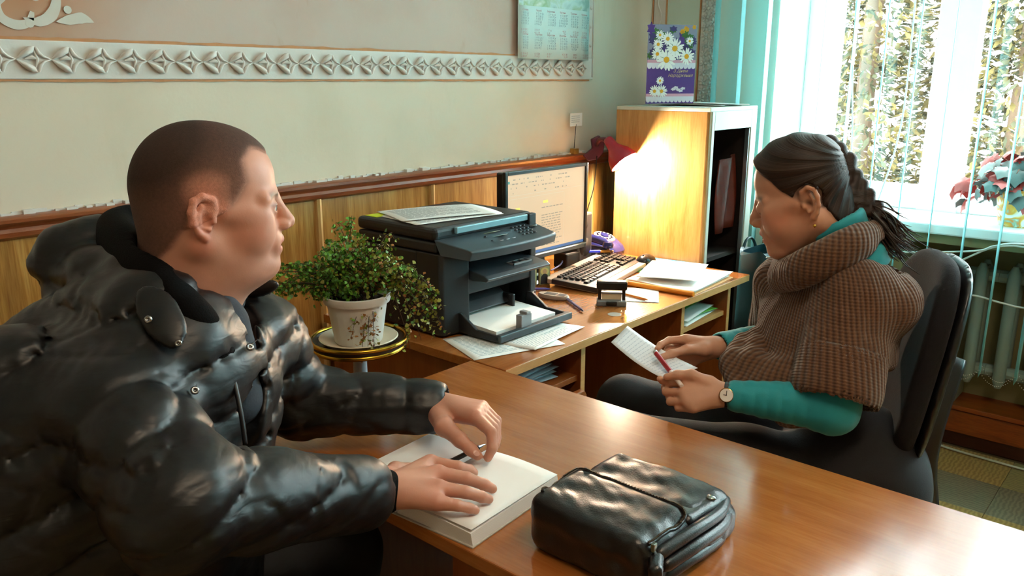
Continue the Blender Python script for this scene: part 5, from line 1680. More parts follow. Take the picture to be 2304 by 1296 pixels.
# stand collar lined with black knit, ribbed cuffs, flaps, snaps, shirt
cl = Field()
cpath = [at(300, 505, 1.335), at(262, 512, 1.29), at(282, 548, 1.215), at(330, 605, 1.145), at(395, 678, 1.110), at(450, 735, 1.110), at(500, 790, 1.14)]
cs_ = [A(*p) for p in spline([tuple(p) for p in cpath], 5)]
cl.chain(cs_, list(np.interp(np.linspace(0, 1, len(cs_)), [0, .8, 1], [.021, .020, .012])), .02)
cl.chain([p + A(0, 0, -.026) for p in cs_], list(np.interp(np.linspace(0, 1, len(cs_)), [0, .8, 1], [.022, .021, .014])), .02)
cl.chain([at(300, 505, 1.335), at(360, 500, 1.36), at(430, 560, 1.37), at(520, 640, 1.37), at(590, 650, 1.35)], [.027, .026, .026, .024, .016], .02)
cl.cap(MH_O + MH_R @ A(-.03, 0, -.03), mN, .0685, .068, .006, 's')
v_, f_ = mesh_field(cl.ev, (.35, .95, .93), (.85, 1.42, 1.30), .0045)
np_mesh('collar', v_, f_, M_KNIT, jacket, smooth_it=1)
for nm, w_, e_, r in (('cuff', mR['w'], mRe, .0355), ('cuff', mL['w'], mLe, .034)):
    d = (w_ - e_) / np.linalg.norm(w_ - e_)
    c = Field(); c.cap(w_ - d * .055, w_ - d * .006, r, r * .97, .005); c.cap(w_ - d * .08, w_ + d * .03, r * .80, r * .78, .003, 's')
    v_, f_ = mesh_field(c.ev, w_ - .10, w_ + .06, .003)
    np_mesh(nm, v_, f_, M_KNIT, jacket)
def flat_frame(p0, p1):
    a = p1 - p0; a /= np.linalg.norm(a); n = -(p0 + p1) / 2 + A(0, 0, 1.39); n /= np.linalg.norm(n)
    b_ = np.cross(n, a); b_ /= np.linalg.norm(b_); n = np.cross(a, b_); return np.stack([a, b_, n], 1)
fp = Field()
p0, p1 = at(318, 640, 1.075), at(408, 785, 1.035)
fp.ell((p0 + p1) / 2, (.054, .026, .011), flat_frame(p0, p1), .01)
fpn = fp
fp2 = lambda P, bc=None, br=None: fpn.ev(P, bc, br) + .0018 * wob(P, 120, 4)
v_, f_ = mesh_field(fp2, at(360, 700, 1.06) - .10, at(360, 700, 1.06) + .10, .004)
np_mesh('collar_flap', v_, f_, M_NYLON, jacket, smooth_it=1)
fp = Field(); p0, p1 = at(545, 660, 1.31), at(622, 640, 1.31)
fp.ell((p0 + p1) / 2, (.034, .014, .008), flat_frame(p0, p1), .01)
v_, f_ = mesh_field(fp.ev, at(590, 655, 1.31) - .08, at(590, 655, 1.31) + .08, .004)
np_mesh('collar_flap', v_, f_, M_NYLON, jacket, smooth_it=1)
M_SNAP = mat('snap_steel', 'a8acb0', .25, 1.0)
look = -A(_f.x, _f.y, _f.z)
def on_field(ev, p):
    """slide a point along the sight line until it lies on the surface"""
    o = A(0, 0, 1.39); d = (p - o) / np.linalg.norm(p - o); t = np.linalg.norm(p - o) - .15
    for _ in range(80):
        q = o + d * t; s = ev(q[None])[0]
        if s < .0008: break
        t += max(.0008, s * .7)
    e = .004; g = np.array([ev((q + A(*w))[None])[0] - ev((q - A(*w))[None])[0] for w in ((e, 0, 0), (0, e, 0), (0, 0, e))])
    return q, g / (np.linalg.norm(g) + 1e-9)
for (px_, py_, t_, r_) in ((338, 720, 1.06, .0052), (403, 772, 1.06, .0045), (437, 880, 1.05, .0055), (561, 785, 1.25, .0055)):
    q, g = on_field(lambda P: np.minimum(jk_ev(np.concatenate([P, P]))[:1], fpn.ev(P)), at(px_, py_, t_))
    gv = Vector(look).lerp(Vector(g), .5).normalized(); a_ = gv.orthogonal().normalized()
    MB().lathe([(.0022, 0), (r_, .0), (r_ * 1.05, .002), (r_ * .7, .0035), (r_ * .35, .0028), (r_ * .3, .001)], 14, M=frame(tuple(Vector(q) + gv * .004), tuple(a_), tuple(gv.cross(a_)), tuple(gv))).build('snap', M_SNAP, jacket, world=True, smooth=True)
zp = [at(506, 790, 1.13), at(525, 850, 1.12), at(542, 930, 1.11), at(552, 1000, 1.11)]
MB().tube(spline([tuple(p) for p in zp], 6), .0035, 6).build('zipper', mat('zip_dark', '1a1a1c', .4), jacket, world=True, smooth=True)
sh = Field(); sh.chain([at(482, 690, 1.20), at(500, 730, 1.19), at(515, 790, 1.19), at(530, 900, 1.2)], [.030, .034, .034, .04], .02)
sh.chain([at(480, 700, 1.15), at(500, 705, 1.19), at(530, 680, 1.25), at(548, 655, 1.30)], [.010, .012, .012, .010], .01)
v_, f_ = mesh_field(sh.ev, at(510, 780, 1.2) - .16, at(510, 780, 1.2) + .16, .004)
np_mesh('shirt', v_, f_, mat('shirt_grey_blue', '2c333d', .85, bmp=.3, bscale=300), man, smooth_it=1)
# trousers and shoes below the desk
tr_ = Field()
hipm = A(.40, 1.20, .54)
for sg, kn in ((-1, A(.66, .93, .54)), (1, A(.80, 1.12, .54))):
    h0 = hipm + tl_ * sg * .09
    an = kn + A(.0, .0, -.44)
    tr_.chain([h0, kn, an], [.095, .068, .048], .03)
tr_.ell(hipm + A(-.02, .02, .02), (.15, .18, .11), TR, .03)
v_, f_ = mesh_field(tr_.ev, (.14, .78, .03), (.92, 1.46, .72), .010)
np_mesh('trousers', v_, f_, mat('trousers_black', '101012', .8, bmp=.2), man, smooth_it=2)
for kn in (A(.66, .93, 0), A(.80, 1.12, 0)):
    s_ = Field(); s_.chain([kn + A(-.05, .01, .04), kn + A(.05, -.02, .04), kn + A(.14, -.05, .03)], [.040, .040, .028], .03)
    e2 = lambda P, bc=None, br=None: np.maximum(s_.ev(P, bc, br), .002 - P[:, 2])
    v_, f_ = mesh_field(e2, kn + A(-.12, -.12, -.02), kn + A(.20, .08, .12), .006)
    np_mesh('shoe', v_, f_, mat('shoe_leather', '0c0b0b', .3), man)
st = thing('wooden_stool', 'dark wooden stool under the man in the black jacket', 'stool', (.37, 1.22, 0))
bx('seat', -.18, .18, -.18, .18, .40, .435, M_CARC, st, .006)
for sx_ in (-1, 1):
    for sy_ in (-1, 1):
        bx('leg', sx_ * .15 - .018, sx_ * .15 + .018, sy_ * .15 - .018, sy_ * .15 + .018, 0, .40, M_CARC, st, .003)
# ------------------------------------------------------------------ the woman
wom = thing('person', 'woman with a braid in a brown knitted sweater reading a handwritten sheet', 'person', (1.66, .58, 0))
WH_O, WH_R, WH_S = at(1823, 446, 1.66), head_frame(math.radians(105), math.radians(17)), 1.04
HW = head_field('f')
HW.cap((-.025, 0, -.040), (-.055, 0, -.17), .050, .055, .03)
wLw, wRw = at(1632, 888, 1.64), at(1612, 780, 1.80)
wL = dict(m=[at(1545, 862, 1.665), at(1538, 884, 1.652), at(1546, 904, 1.642), at(1560, 917, 1.636)],
          f=[[at(1505, 862, 1.690), at(1490, 856, 1.690), at(1484, 852, 1.686)],
             [at(1499, 882, 1.682), at(1496, 872, 1.702), at(1508, 868, 1.708)],
             [at(1508, 904, 1.668), at(1506, 894, 1.692), at(1520, 888, 1.702)],
             [at(1526, 918, 1.655), at(1522, 908, 1.676), at(1536, 902, 1.688)]],
          t=[at(1596, 862, 1.650), at(1556, 843, 1.655), at(1525, 843, 1.660), at(1500, 848, 1.668)])
wR = dict(m=[at(1545, 764, 1.790), at(1543, 778, 1.805), at(1549, 797, 1.812), at(1560, 812, 1.812)],
          f=[[at(1505, 766, 1.795), at(1486, 776, 1.782), at(1479, 785, 1.772)],
             [at(1505, 784, 1.812), at(1494, 800, 1.802), at(1500, 812, 1.796)],
             [at(1513, 808, 1.815), at(1506, 820, 1.800), at(1516, 828, 1.795)],
             [at(1530, 824, 1.808), at(1524, 832, 1.796), at(1534, 838, 1.792)]],
          t=[at(1585, 786, 1.780), at(1545, 787, 1.770), at(1512, 796, 1.757), at(1488, 804, 1.748)])
wLs, wRs = at(1925, 660, 1.61), at(1765, 640, 1.86)
wLe, wRe = at(1872, 918, 1.575), at(1755, 765, 1.93)
wN = WH_O + WH_R @ A(-.055, 0, -.17)
ar = Field()
ar.chain([wN, (wN + wLs) / 2, wLs, wLe, wLw], [.045, .042, .036, .030, .021], .02)
ar.chain([wN, (wN + wRs) / 2, wRs, wRe, wRw], [.045, .042, .036, .030, .021], .02)
hf2 = Field()
hand(hf2, wLw, wL['m'], wL['f'], wL['t'], .022, .0125, .0078)
hand(hf2, wRw, wR['m'], wR['f'], wR['t'], .022, .0125, .0078)
bw = Body(); hevw = local_ev(HW, WH_O, WH_R, WH_S)
bw.add(hevw, WH_O + A(0, 0, -.03), .24)
bw.add(ar.ev, A(1.60, .62, .9), .5, .02)
bw.add(hf2.ev, A(1.46, .77, .79), .22, .008)
lo_ = np.min([wLe, wRe, wLw, wRw, wLs, wRs, wL['m'][3], wL['m'][0], WH_O - .15], axis=0) - A(.06, .06, .05)
hi_ = np.max([wLe, wRe, wLw, wRw, wLs, wRs, wR['m'][0] + A(0, .06, 0), WH_O + .15], axis=0) + A(.05, .05, .02)
v_, f_ = mesh_field(bw.ev, lo_, hi_, .0024)
def wom_hairmask(q):
    x, y, z = q[:, 0], np.abs(q[:, 1]), q[:, 2]
    xl = np.interp(z, [-.08, -.05, -.02, .005, .03, .055, .075, .095, .12], [-.06, -.045, -.03, .012, .040, .058, .078, .094, .12])
    return sstep(xl - x, -.004, .008)
def wom_cols(P):
    q = (P - WH_O) @ WH_R / WH_S; n = len(P); c = np.tile(LC('c8957a'), (n, 1))
    head = np.linalg.norm(q, axis=1) < .2; x, y, z = q.T; ay = np.abs(y)
    def blend(c, w, col): return c * (1 - w[:, None]) + LC(col) * w[:, None]
    c = blend(c, .4 * np.exp(-(((x - .06) / .028) ** 2 + ((z + .022) / .022) ** 2)) * head, 'cf7f68')
    lips = sstep(x, .088, .096) * np.exp(-((z + .055) / .0105) ** 4) * sstep(.025 - ay, 0, .006) * head
    c = blend(c, .75 * lips, 'b0605a')
    brow = np.exp(-((z - .026 + 6 * (ay - .028) ** 2) / .0042) ** 2) * sstep(ay, .010, .016) * (1 - sstep(ay, .048, .056)) * sstep(x, .06, .075) * head
    c = blend(c, .8 * brow, '3e2a1e')
    lash = np.exp(-((z + .0045) / .0022) ** 2) * np.exp(-((ay - .033) / .012) ** 4) * sstep(x, .085, .092) * head
    c = blend(c, .85 * lash, '2a1c16')
    c = blend(c, wom_hairmask(q) * head * .9 * (1 - sstep(ay, .072, .08) * (x < .03)), '3a271b')
    return c
np_mesh('body', v_, f_, M_SKIN, wom, cols=wom_cols)
eyes(wom, WH_O, WH_R, WH_S)
# hair drawn back over the head, strand relief running towards the braid
M_HAIRW, nt, b = new_mat('brown_hair')
at_ = nt.nodes.new('ShaderNodeAttribute'); at_.attribute_name = 'strand'
cb = nt.nodes.new('ShaderNodeCombineXYZ'); nt.links.new(at_.outputs['Fac'], cb.inputs[0])
nz = noise(nt, cb.outputs[0], 60, 3, .6); nz2 = noise(nt, cb.outputs[0], 14, 2, .5)
nt.links.new(mix(nt, .5, ramp(nt, nz, [(.3, '120c08'), (.55, '2a1b12'), (.75, '523824')]), ramp(nt, nz2, [(.35, '120c08'), (.6, '35231a'), (.8, '5e4229')])), b.inputs['Base Color'])
b.inputs['Roughness'].default_value = .5; b.inputs['Specular IOR Level'].default_value = .3
bump(nt, b, nz, .7, .003)
BR = WH_O + WH_R @ (A(-.090, 0, .055) * WH_S)          # where the hair gathers
def strand_of(P):
    q = (P - WH_O) @ WH_R / WH_S
    g = q - A(-.098, 0, .050)
    ang = np.arctan2(g[:, 2], np.hypot(g[:, 0], 1e-9) * np.sign(g[:, 0] + 1e-9))
    return np.arctan2(g[:, 2] - .12 * g[:, 0], g[:, 0]) * .5 + .25 * q[:, 1] * 4
def hairw(P, bc=None, br=None):
    q = (P - WH_O) @ WH_R / WH_S; x, y, z = q.T
    m = wom_hairmask(q)
    th = m * (.007 + .009 * sstep(z, .04, .11) + .002 * sstep(-x, .02, .09)) - .004
    s = strand_of(P)
    h0 = hevw(P, bc, br)
    return h0 - th * WH_S + .0012 * np.sin(s * 55) * m, h0
def hairw2(P, bc=None, br=None):
    q = (P - WH_O) @ WH_R / WH_S
    d, h0 = hairw(P, bc, br); d = np.maximum(d, -(h0 + .006))
    ear = np.linalg.norm((q - A(-.006, 0, -.006)) * A(1 / .030, 0, 1 / .040), axis=1)
    d = np.where((np.abs(q[:, 1]) > .06), np.maximum(d, (1 - ear) * .025), d)
    return np.maximum(d, -.085 - q[:, 2])
v_, f_ = mesh_field(hairw2, WH_O - .18, WH_O + .18, .0028)
keep = hevw(v_) > .0005
f_ = f_[keep[f_].any(1)]; used_, inv_ = np.unique(f_.ravel(), return_inverse=True)
hair = np_mesh('hair', v_[used_], inv_.reshape(-1, 4), M_HAIRW, wom, attrs={'strand': strand_of})
# the braid: crossing lobes down the back of the head, then a loose tail
path = [at(1846, 350, 1.655), at(1866, 362, 1.65), at(1886, 378, 1.645), at(1900, 408, 1.64), at(1918, 432, 1.635), at(1938, 454, 1.63), at(1958, 478, 1.625)]
pts = spline([tuple(p) for p in path], 6)
bf = Field(); nl = 13
for i in range(nl):
    t = i / (nl - 1) * (len(pts) - 2); k = int(t); p = A(*pts[k].lerp(pts[k + 1], t - k)); d = A(*(pts[k + 1] - pts[k]).normalized())
    sd_ = np.cross(d, look); sd_ /= np.linalg.norm(sd_)
    w_ = .030 - .012 * i / nl
    sg = 1 if i % 2 else -1
    a_ = p + sd_ * sg * w_ * .95 + look * .006; e_ = p - sd_ * sg * w_ * .15 + d * w_ * 1.3 + look * .010
    bf.cap(a_, e_, w_ * .62, w_ * .40, .003)
    bf.cap(p - look * .008, p + d * .012 - look * .008, w_ * .8, w_ * .8, .006)
tail = [at(1958, 478, 1.625), at(1985, 508, 1.62), at(2008, 530, 1.615), at(2042, 545, 1.615)]
v_, f_ = mesh_field(bf.ev, np.min(path, axis=0) - .05, np.max(path, axis=0) + .05, .0026)
dpath = path[-1] - path[0]
braid = np_mesh('braid', v_, f_, M_HAIRW, hair, attrs={'strand': lambda P: (P @ A(3.1, 2.3, 7.0)) * .35 + .2 * np.sin(P @ A(60, 50, 0))})
mb = MB(); rs = random.Random(4)
T0 = [Vector(tuple(p)) for p in tail]
for i in range(220):
    o_ = Vector((rs.gauss(0, .008), rs.gauss(0, .008), rs.gauss(0, .010)))
    sp_ = rs.uniform(.8, 2.0); dr_ = Vector((0, 0, -.02 * rs.random()))
    P_ = [T0[0] + o_ * .8, T0[1] + o_ * 1.5, T0[2] + o_ * sp_ * 1.1 + dr_ * .6, T0[2].lerp(T0[3], rs.uniform(.2, 1.1)) + o_ * sp_ * 1.2 + dr_]
    mb.tube(spline(P_, 4), [.0016] * 8 + [.0012, .0010, .0008, .0006, .0003], 4)
mb.build('braid_tail', mat('hair_strand', '33241a', .45, var=.4, vscale=20), hair, smooth=True, world=True, kind='stuff')
MB().lathe([(.017, -.006), (.021, 0), (.017, .006)], 16, M=frame(tuple(path[-1]), tuple(Vector(look).orthogonal().normalized()), tuple(Vector(tail[1] - tail[0]).normalized().cross(Vector(look).orthogonal().normalized())), tuple(Vector(tail[1] - tail[0]).normalized()))).build('hair_tie', mat('tie_dark', '2a2420', .6), hair, world=True, smooth=True)
MB().lathe([(.0, -.004), (.0035, -.001), (.0035, .002), (.0, .004)], 10, M=Matrix.Translation(WH_O + WH_R @ (A(-.008, .082, -.045) * WH_S))).build('earring', mat('gold_small', 'd2a84a', .2, 1.0), wom, world=True, smooth=True)

# ---- turquoise shirt: collar and long sleeves
M_TEAL = mat('turquoise_jersey', '0f8f98', .7, var=.06, bmp=.15, bscale=500, sheen=.2)
ts = Field()
def sleeve(F, e, w, r0, r1, n, cutr):
    d = (w - e) / np.linalg.norm(w - e)
    F.cap(e, w - d * .022, r0, r1, .015, rip=.0028, n=n, ph=.2)
    return d
dL = sleeve(ts, wLe, wLw, .049, .032, 7.3, 0); dR = sleeve(ts, wRe, wRw, .046, .032, 6.4, 0)
ts.cap(wLs, wLe, .050, .049, .02); ts.cap(wRs, wRe, .048, .046, .02)
nk = WH_O + WH_R @ (A(-.035, 0, -.085) * WH_S); nk2 = WH_O + WH_R @ (A(-.060, 0, -.165) * WH_S)
nkA = WH_O + WH_R @ (A(-.030, 0, -.052) * WH_S); nax = (nk2 - nkA) / np.linalg.norm(nk2 - nkA); nL = np.linalg.norm(nk2 - nkA)
def roll_neck(P):
    q = P - nkA; s = q @ nax; r = np.linalg.norm(q - s[:, None] * nax, axis=1)
    return np.maximum(np.abs(r - (.0595 + .003 * np.sin(s * 150))) - .0042, np.maximum(-s, s - nL))
ts.add(roll_neck, nkA + nax * nL / 2, .12, .004)
ts.cap(wN + A(0, 0, -.03), (wLs + wRs) / 2 + A(0, 0, -.08), .06, .06, .04)
for w_, d_ in ((wLw, dL), (wRw, dR)): ts.cap(w_ - d_ * .03, w_ + d_ * .04, .0245, .027, .003, 's')
ts2 = lambda P, bc=None, br=None: ts.ev(P, bc, br) + .0012 * wob(P, 110, 2)
v_, f_ = mesh_field(ts2, lo_, hi_, .0040)
np_mesh('shirt', v_, f_, M_TEAL, wom, smooth_it=1)

# ---- brown sweater with cowl collar and short wide sleeves
M_SWT, nt, b = new_mat('brown_knit')
ua = nt.nodes.new('ShaderNodeAttribute'); ua.attribute_name = 'rib'
va = nt.nodes.new('ShaderNodeAttribute'); va.attribute_name = 'row'
def sinw(src, fq):
    m1 = nt.nodes.new('ShaderNodeMath'); m1.operation = 'MULTIPLY'; m1.inputs[1].default_value = fq; nt.links.new(src, m1.inputs[0])
    m2 = nt.nodes.new('ShaderNodeMath'); m2.operation = 'SINE'; nt.links.new(m1.outputs[0], m2.inputs[0])
    m3 = nt.nodes.new('ShaderNodeMath'); m3.operation = 'MULTIPLY_ADD'; m3.inputs[1].default_value = .5; m3.inputs[2].default_value = .5; nt.links.new(m2.outputs[0], m3.inputs[0])
    return m3.outputs[0]
su, sv = sinw(ua.outputs['Fac'], 1.0), sinw(va.outputs['Fac'], 1.0)
mm = nt.nodes.new('ShaderNodeMath'); mm.operation = 'MULTIPLY_ADD'; nt.links.new(sv, mm.inputs[0]); mm.inputs[1].default_value = .45; nt.links.new(su, mm.inputs[2])
nt.links.new(mix(nt, noise(nt, coord(nt), 40, 4), ramp(nt, mm.outputs[0], [(.0, '3a2516'), (.6, '523621'), (1.0, '614329')]), ramp(nt, mm.outputs[0], [(.0, '402918'), (.6, '593b26'), (1.0, '694930')])), b.inputs['Base Color'])
b.inputs['Roughness'].default_value = .9; b.inputs['Sheen Weight'].default_value = .25
bump(nt, b, mm.outputs[0], .8, .0022)
wf = (wLs - wRs); wf[2] = 0; wl_ = wf / np.linalg.norm(wf)            # towards her left
wfw = np.cross(wl_, A(0, 0, 1)); wfw = wfw if wfw @ A(-.4, .9, 0) > 0 else -wfw
WR = np.stack([wfw, wl_, A(0, 0, 1)], 1)
smid = (wLs + wRs) / 2
whip = A(1.69, .50, .56)
sw = Field()
sw.ell(smid + A(.01, -.02, -.08), (.120, .175, .15), WR, .03)
sw.ell(smid * .55 + whip * .45 + wfw * .03, (.130, .165, .17), WR, .04)
sw.ell(whip + A(0, 0, .10) + wfw * .045, (.150, .175, .11), WR, .04)
sw.cap(wLs - wfw * .015, wLs, .068, .068, .03); sw.cap(wRs, wRs, .062, .062, .03)
sw.ell(nk2 + A(.0, -.02, -.055), (.085, .12, .08), WR, .03)
sw.cap(nk2 + A(0, 0, -.04), wLs, .055, .064, .03)
sw.ell(nk2 - wfw * .035 + A(0, 0, -.035), (.062, .105, .055), WR, .03)
sl_end = wLs + (wLe - wLs) * .80
sw.cap(wLs, sl_end, .074, .082, .022, rip=.004, n=2.2); sw.cap(wRs, wRs + (wRe - wRs) * .8, .068, .076, .022)
dd = (wLe - wLs) / np.linalg.norm(wLe - wLs)
# folds of the hem gathered in the lap
hemc = at(1700, 830, 1.72)
sw.chain([at(1672, 770, 1.78), at(1650, 820, 1.73), at(1665, 870, 1.68)], [.022, .030, .026], .012)
sw.chain([at(1705, 760, 1.78), at(1690, 820, 1.70), at(1710, 880, 1.65)], [.024, .030, .028], .012)
sw.chain([at(1760, 860, 1.66), at(1800, 900, 1.66)], [.05, .06], .03)
sw.cap(sl_end - dd * .005, sl_end + dd * .12, .066, .085, .006, 's')
sw.cap(nk2 + (nk - nk2) * 1.2, nk2 - (nk - nk2) * .2, .072, .074, .01, 's')
def sw_ev(P, bc=None, br=None):
    d = sw.ev(P, bc, br)
    d = smax(d, .70 + np.minimum(.125, 1.6 * np.maximum(0, (smid - P) @ wfw + .05)) - P[:, 2] + .008 * np.sin(P @ A(40, 30, 0)), .02)
    if len(P) > 1: d = d - .004 * wob(P, 26, 8) - .0025 * wob(P * A(1.5, 1.5, .6), 60, 3)
    return d
slo = np.min([wRs, wLs, whip, wLe], axis=0) - A(.22, .22, .10); shi = np.max([wRs, wLs, whip], axis=0) + A(.20, .22, .12)
shi[1] = max(shi[1], hemc[1] + .12); slo[0] = min(slo[0], hemc[0] - .12)
v_, f_ = mesh_field(sw_ev, slo, shi, .0048)
axs = smid - A(0, 0, .1)
def rib_of(P):
    q = (P - axs) @ WR
    return np.arctan2(q[:, 1] / .17, q[:, 0] / .13 + 1e-6) * 115
swt = np_mesh('sweater', v_, f_, M_SWT, wom, smooth_it=1, attrs={'rib': rib_of, 'row': lambda P: P[:, 2] * 1050})
# sleeve band
sb_ = Field(); sb_.cap(sl_end - dd * .045, sl_end + dd * .004, .0845, .087, .004); sb_.cap(sl_end - dd * .2, sl_end + dd * .12, .078, .080, .003, 's')
v_, f_ = mesh_field(sb_.ev, sl_end - .14, sl_end + .14, .0040)
np_mesh('sleeve_band', v_, f_, M_SWT, swt, attrs={'rib': rib_of, 'row': lambda P: ((P - sl_end) @ dd) * 1050})
# cowl: a thick folded ring lying on the shoulders, lower in front
cw = Field(); ring = []
cen = nk2 + A(0, 0, -.012)
CWP = [at(1762, 614, 1.72), at(1806, 598, 1.62), at(1866, 568, 1.58), at(1926, 540, 1.585), at(1958, 522, 1.64), at(1950, 500, 1.73), at(1900, 500, 1.80), at(1830, 540, 1.84), at(1775, 590, 1.80)]
CWR = [.027, .029, .029, .029, .029, .027, .026, .026, .027]
P_ = spline([tuple(p) for p in CWP + [CWP[0]]], 3)
rr_ = np.interp(np.linspace(0, len(CWP), len(P_)), range(len(CWP) + 1), CWR + [CWR[0]])
cw.chain([A(*p) for p in P_], list(rr_), .012)
cw.chain([A(*p) + A(0, 0, -.016) for p in P_], list(rr_ * .95), .012)
cw.cap(nk2 + (nk - nk2) * 1.2, nk2 - (nk - nk2) * .6, .068, .072, .008, 's')
cc = np.mean(CWP, axis=0)
cw2 = lambda P, bc=None, br=None: cw.ev(P, bc, br) - .0025 * wob(P, 45, 6)
v_, f_ = mesh_field(cw2, np.min(CWP, axis=0) - .08, np.max(CWP, axis=0) + .06, .0042)
def crib(P):
    q = (P - cc) @ WR; return np.arctan2(q[:, 1], q[:, 0]) * 85
np_mesh('cowl_collar', v_, f_, M_SWT, swt, smooth_it=1, attrs={'rib': crib, 'row': lambda P: P[:, 2] * 900})
# ---- trousers and shoes
tr2 = Field()
for sg, kn in ((1, at(1400, 885, 1.79)), (-1, at(1410, 850, 2.02))):
    kn = kn.copy(); kn[2] = .60
    h0 = whip + wl_ * sg * .085
    tr2.chain([h0, h0 + (kn - h0) * .5 + A(0, 0, .0), kn, kn + A(.02, .03, -.48)], [.098, .088, .068, .045], .03)
    for nm in ('shoe',):
        s_ = Field(); b0 = A(kn[0] + .02, kn[1] + .03, 0)
        s_.chain([b0 + A(.01, -.05, .035), b0 + A(0, .05, .035), b0 + A(-.03, .13, .025)], [.034, .036, .024], .03)
        e2 = lambda P, bc=None, br=None: np.maximum(s_.ev(P, bc, br), .002 - P[:, 2])
        vv, ff = mesh_field(e2, b0 + A(-.12, -.12, -.02), b0 + A(.10, .20, .12), .006)
        np_mesh('shoe', vv, ff, MATS['shoe_leather'], wom)
tr2.ell(whip + A(0, 0, .02), (.145, .165, .145), WR, .03)
v_, f_ = mesh_field(tr2.ev, (1.20, .28, .04), (1.92, 1.24, .78), .008)
np_mesh('trousers', v_, f_, mat('trousers_dark', '121013', .85, bmp=.2, bscale=300), wom, smooth_it=2)
# ---- wrist watch
dv_ = (wLe - wLw) / np.linalg.norm(wLe - wLw)
wc = wLw + dv_ * .004
wt = thing('wrist_watch', 'wrist watch with a white dial and black strap on the woman\'s near wrist', 'watch', tuple(wc))
zx = Vector(dv_); q0, g0 = on_field(bw.ev, at(1614, 893, 1.62)); gz = Vector(g0); gz = (gz - zx * gz.dot(zx)).normalized(); gy = gz.cross(zx)
MB().lathe([(.0245, -.007), (.0262, -.006), (.0262, .006), (.0245, .007)], 28, M=frame(tuple(wc), tuple(gz), tuple(gy), tuple(zx))).build('strap', mat('watch_strap', '17120f', .5), wt, world=True, smooth='auto')
wcase = Vector(wc) + gz * .0262
Mw = frame(tuple(wcase), tuple(zx), tuple(gz.cross(zx)), tuple(gz))
MB().lathe([(.0, -.002), (.0145, -.002), (.0150, .002), (.0140, .0055), (.0130, .006), (.0126, .004), (.0, .004)], 28, M=Mw).build('case', mat('watch_gold', 'b8935a', .25, 1.0), wt, world=True, smooth='auto')
dl = MB().lathe([(.0, .0045), (.0128, .0045), (.0128, .0058), (.0, .0059)], 28, M=Mw).build('dial', mat('watch_dial', 'e9e6e0', .3), wt, world=True, smooth='auto')
MB().box(-.0006, .0006, -.001, .009, .006, .0064, M=Mw).build('hand', M_PDRK, dl, world=True); MB().box(-.006, .001, -.0006, .0006, .006, .0064, M=Mw).build('hand', M_PDRK, dl, world=True)
# ---- the sheet and the red pen she holds
c0, c1, c2, c3 = at(1375, 770, 1.80), at(1412, 733, 1.85), at(1570, 832, 1.715), at(1496, 858, 1.678)
mb = MB()
def pp(u, v):
    p = c0 * (1 - u) * (1 - v) + c1 * (1 - u) * v + c3 * u * (1 - v) + c2 * u * v
    return tuple(p + A(0, 0, -.010) * math.sin(math.pi * u) * .6 + A(0, 0, .004) * u * u)
mb.grid(pp, 12, 8)
hs_ = mb.build('letter', mat('letter_paper', 'e3e8ee', .7), smooth=True, solid=.0005); tag(hs_, 'handwritten white sheet held in the woman\'s hands', 'paper')
mb = MB(); rs = random.Random(5)
for i in range(17):
    u = .06 + .05 * i; v = .1
    while v < .88:
        L = rs.uniform(.04, .12)
        a_, b2 = A(*pp(u, v)), A(*pp(u, min(.9, v + L))); n_ = np.cross(A(*pp(u + .02, v)) - a_, b2 - a_); n_ /= np.linalg.norm(n_) + 1e-9
        if n_[2] < 0: n_ = -n_
        a2, b3 = A(*pp(u + .012, v)), A(*pp(u + .012, min(.9, v + L)))
        mb.add([tuple(q + n_ * .0006) for q in (a_, b2, b3, a2)], [(0, 1, 2, 3)]); v += L + .03
mb.build('handwriting', mat('pen_ink', 'c3ccd8', .7), hs_)
a_, b2 = at(1474, 792, 1.742), at(1518, 848, 1.672)
pn = thing('red_pen', 'red capped pen in the woman\'s hand over the sheet', 'pen', tuple(a_))
d_ = b2 - a_
MB().tube([tuple(a_ + d_ * .06), tuple(a_ + d_ * .80)], .0055, 12).build('cap', mat('pen_red', 'a01722', .3), pn, world=True, smooth='auto')
MB().tube([tuple(a_), tuple(a_ + d_ * .06)], .0056, 12).build('end_ring', mat('pen_silver', 'c6c8ca', .3, .8), pn, world=True, smooth='auto')
MB().tube([tuple(a_ + d_ * .80), tuple(b2 + d_ * .35)], [.0050, .0045], 12).build('barrel', mat('pen_white', 'e6ddd8', .35), pn, world=True, smooth='auto')

